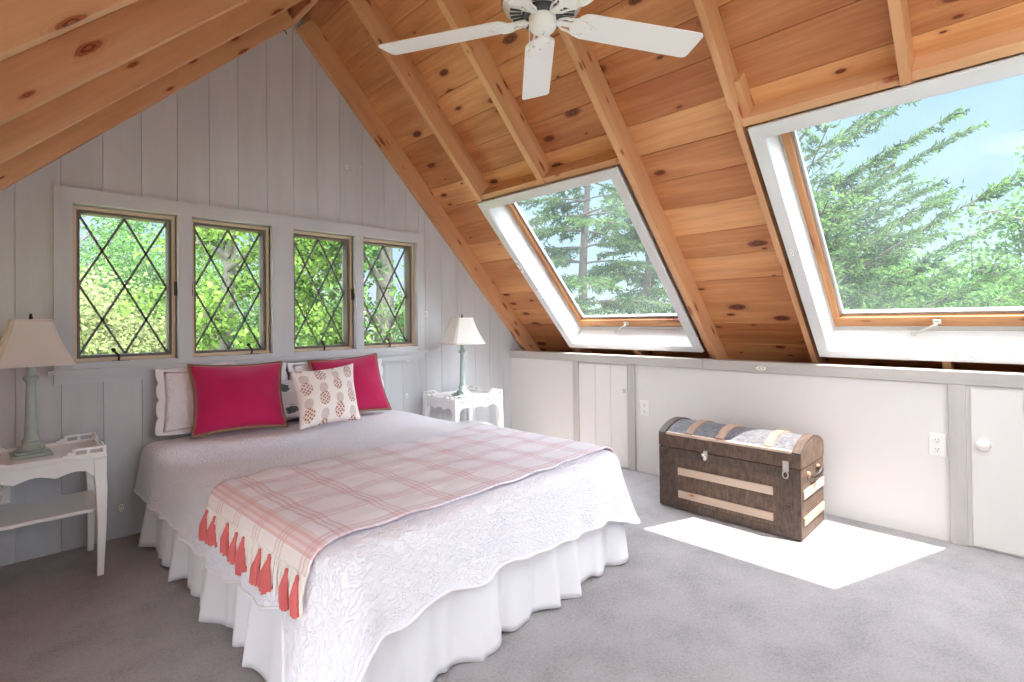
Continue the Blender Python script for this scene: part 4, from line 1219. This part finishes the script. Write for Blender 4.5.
# seen through the skylights
conifer('spruce_tree', at(.797, .604, 9.5), 9.0, .14, 2.9, .34, 2.1, .18, -.28, 'tall spruce whose bare trunk fills the middle of the smaller skylight', 21, dens=2.2, per=5, nsz=1.05)
conifer('spruce_tree', at(.862, .507, 11.5), 8.2, .15, 3.0, .30, 2.0, .12, -.25, 'fuller spruce at the right half of the smaller skylight', 22, dens=2.0, per=6, nsz=1.1)
conifer('hemlock_tree', at(.955, .285, 7.6), 7.4, .15, 2.2, .22, 2.35, .75, -.12, 'hemlock with rising boughs at the left of the large skylight', 23, dens=2.3, per=6, nsz=.9)
broadleaf('birch_tree', at(.9998, -.02, 9.0), 6.0, .10, 1.55, 'slim leafy birch at the right edge of the large skylight', 24, 'birch', 8000, .075, nb=34)
for k, (dx, dy, ds, h, cr, lab) in enumerate(((.86, .51, 17, 3.7, 2.6, 'low round bush tree far off, low in the smaller skylight right'), (.78, .63, 19, 3.6, 2.4, 'low round bush tree far off, low in the smaller skylight left'), (.93, .36, 15, 4.0, 2.6, 'low tree between the two skylights, half hidden by the roof'),
        (.98, .19, 13, 4.9, 2.3, 'pale leafy tree low in the large skylight, below the hemlock'), (.995, .10, 12, 4.6, 2.3, 'pale leafy tree at the bottom middle of the large skylight'), (.9998, -.02, 13.5, 4.8, 2.4, 'pale leafy tree at the bottom right of the large skylight'))):
    broadleaf('leafy_tree', at(dx, dy, ds), h, .12, cr, lab, 40 + k, 'birch', 14000, .10, nb=34, fill=.7, group='trees beyond the skylights')
# seen through the leaded windows
broadleaf('maple_tree', at(.43, .903, 8.6), 6.2, .10, 1.35, 'bright green maple filling the third leaded window', 51, 'maple', 22000, .085, nb=44, fill=.6)
broadleaf('maple_tree', at(.272, .962, 8.0), 7.5, .17, 1.4, 'maple with a gray trunk in the second leaded window', 52, 'maple', 9000, .085, nb=26, bark='bark')
broadleaf('oak_tree', at(.511, .8596, 8.2), 8.4, .26, 1.5, 'oak with a thick gray trunk in the rightmost leaded window', 53, 'birch', 3600, .085, nb=18)
for k, (dx, dy, ds, h, cr, lf, lab) in enumerate(((.03, 1, 12, 4.6, 2.0, 'shrub', 'pale sunlit shrub at the left side of the leftmost leaded window'), (.14, .99, 13, 4.3, 2.1, 'shrub', 'pale sunlit shrub in the middle of the leftmost leaded window'), (.20, .98, 15, 5.6, 2.4, 'birch', 'green tree behind the shrubs, at the right of the leftmost window'),
        (.08, .997, 17, 8.6, 3.2, 'birch', 'taller green tree behind the pale shrubs'), (.36, .93, 14, 5.0, 2.2, 'birch', 'green tree between the second and third leaded windows'), (.58, .815, 15, 4.2, 2.0, 'birch', 'low green tree behind the thick-trunked oak'))):
    broadleaf('shrub' if lf == 'shrub' else 'leafy_tree', at(dx, dy, ds), h, .1, cr, lab, 60 + k, lf, 20000, .095, nb=40, fill=.8, group='trees beyond the leaded windows')

# ------------------------------------------------------------------ light
sd = V((-.11, .376, -1)).normalized()
sun = D.lights.new('sun', 'SUN'); sun.energy = 13.0; sun.angle = radians(.5); sun.color = (1, .95, .88)
so_ = D.objects.new('sun', sun); COL.objects.link(so_); so_.rotation_euler = sd.to_track_quat('-Z', 'Y').to_euler(); so_.location = (1, -6, 12)
w = D.worlds.new('sky'); S.world = w; w.use_nodes = True; t = w.node_tree; t.nodes.clear()
class WT(NT):
    def __init__(s, tree): s.t = tree
wt = WT(t)
tc = wt.n('ShaderNodeTexCoord'); sp = wt.n('ShaderNodeSeparateXYZ'); wt.l(tc.outputs['Generated'], sp.inputs[0])
z = sp.outputs[2]; y = sp.outputs[1]
skyc = wt.ramp(z, [(0, lin((226, 238, 246))), (.12, lin((200, 228, 250))), (.45, lin((158, 204, 246)))])
cl = wt.n('ShaderNodeTexNoise'); cl.inputs['Scale'].default_value = 3.0; cl.inputs['Detail'].default_value = 6
mp = wt.n('ShaderNodeMapping'); mp.inputs['Scale'].default_value = (1, 1, 2.5); wt.l(tc.outputs['Generated'], mp.inputs[0]); wt.l(mp.outputs[0], cl.inputs['Vector'])
cm = wt.math('MULTIPLY', wt.math('SUBTRACT', cl.outputs['Fac'], .54), 6, True)
skyc = wt.mix(wt.math('MULTIPLY', cm, .75), skyc, (1, 1, 1, 1))
# fill light added to the sky, overhead and behind the camera, out of view
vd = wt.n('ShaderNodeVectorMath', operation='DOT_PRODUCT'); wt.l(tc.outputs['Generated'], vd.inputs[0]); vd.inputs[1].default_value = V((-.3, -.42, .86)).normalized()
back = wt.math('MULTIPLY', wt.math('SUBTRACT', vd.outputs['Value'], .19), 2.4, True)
SKY_FILL = 9.0
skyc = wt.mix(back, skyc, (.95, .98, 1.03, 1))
stg = wt.math('ADD', .9, wt.math('MULTIPLY', back, SKY_FILL))
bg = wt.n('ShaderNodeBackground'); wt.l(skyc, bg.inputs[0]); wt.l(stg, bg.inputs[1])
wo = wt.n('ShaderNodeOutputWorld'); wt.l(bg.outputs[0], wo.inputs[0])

# ------------------------------------------------------------------ camera
F, YAW, PIT, ROLL, SY = 517.2612, .77944, .01002, -.011092, -25.117
fw = V((sin(YAW) * cos(PIT), cos(YAW) * cos(PIT), sin(PIT))); rt = V((cos(YAW), -sin(YAW), 0)); up = rt.cross(fw)
r2 = rt * cos(ROLL) + up * sin(ROLL); u2 = -rt * sin(ROLL) + up * cos(ROLL)
cam = D.cameras.new('camera'); cam.sensor_width = 36; cam.lens = F / 1024 * 36; cam.shift_y = SY / 1024; cam.clip_start = .05
co = D.objects.new('camera', cam); COL.objects.link(co)
co.matrix_world = Matrix(((r2.x, u2.x, -fw.x, 0), (r2.y, u2.y, -fw.y, 0), (r2.z, u2.z, -fw.z, 1.15), (0, 0, 0, 1)))
S.camera = co
vs = S.view_settings; vs.view_transform = 'Standard'; vs.look = 'None'; vs.exposure = .33; vs.gamma = 1; vs.use_curve_mapping = False
S.display_settings.display_device = 'sRGB'
S.cycles.use_denoising = True
S.cycles.max_bounces = 10; S.cycles.diffuse_bounces = 6; S.cycles.transparent_max_bounces = 16
S.cycles.sample_clamp_indirect = 8
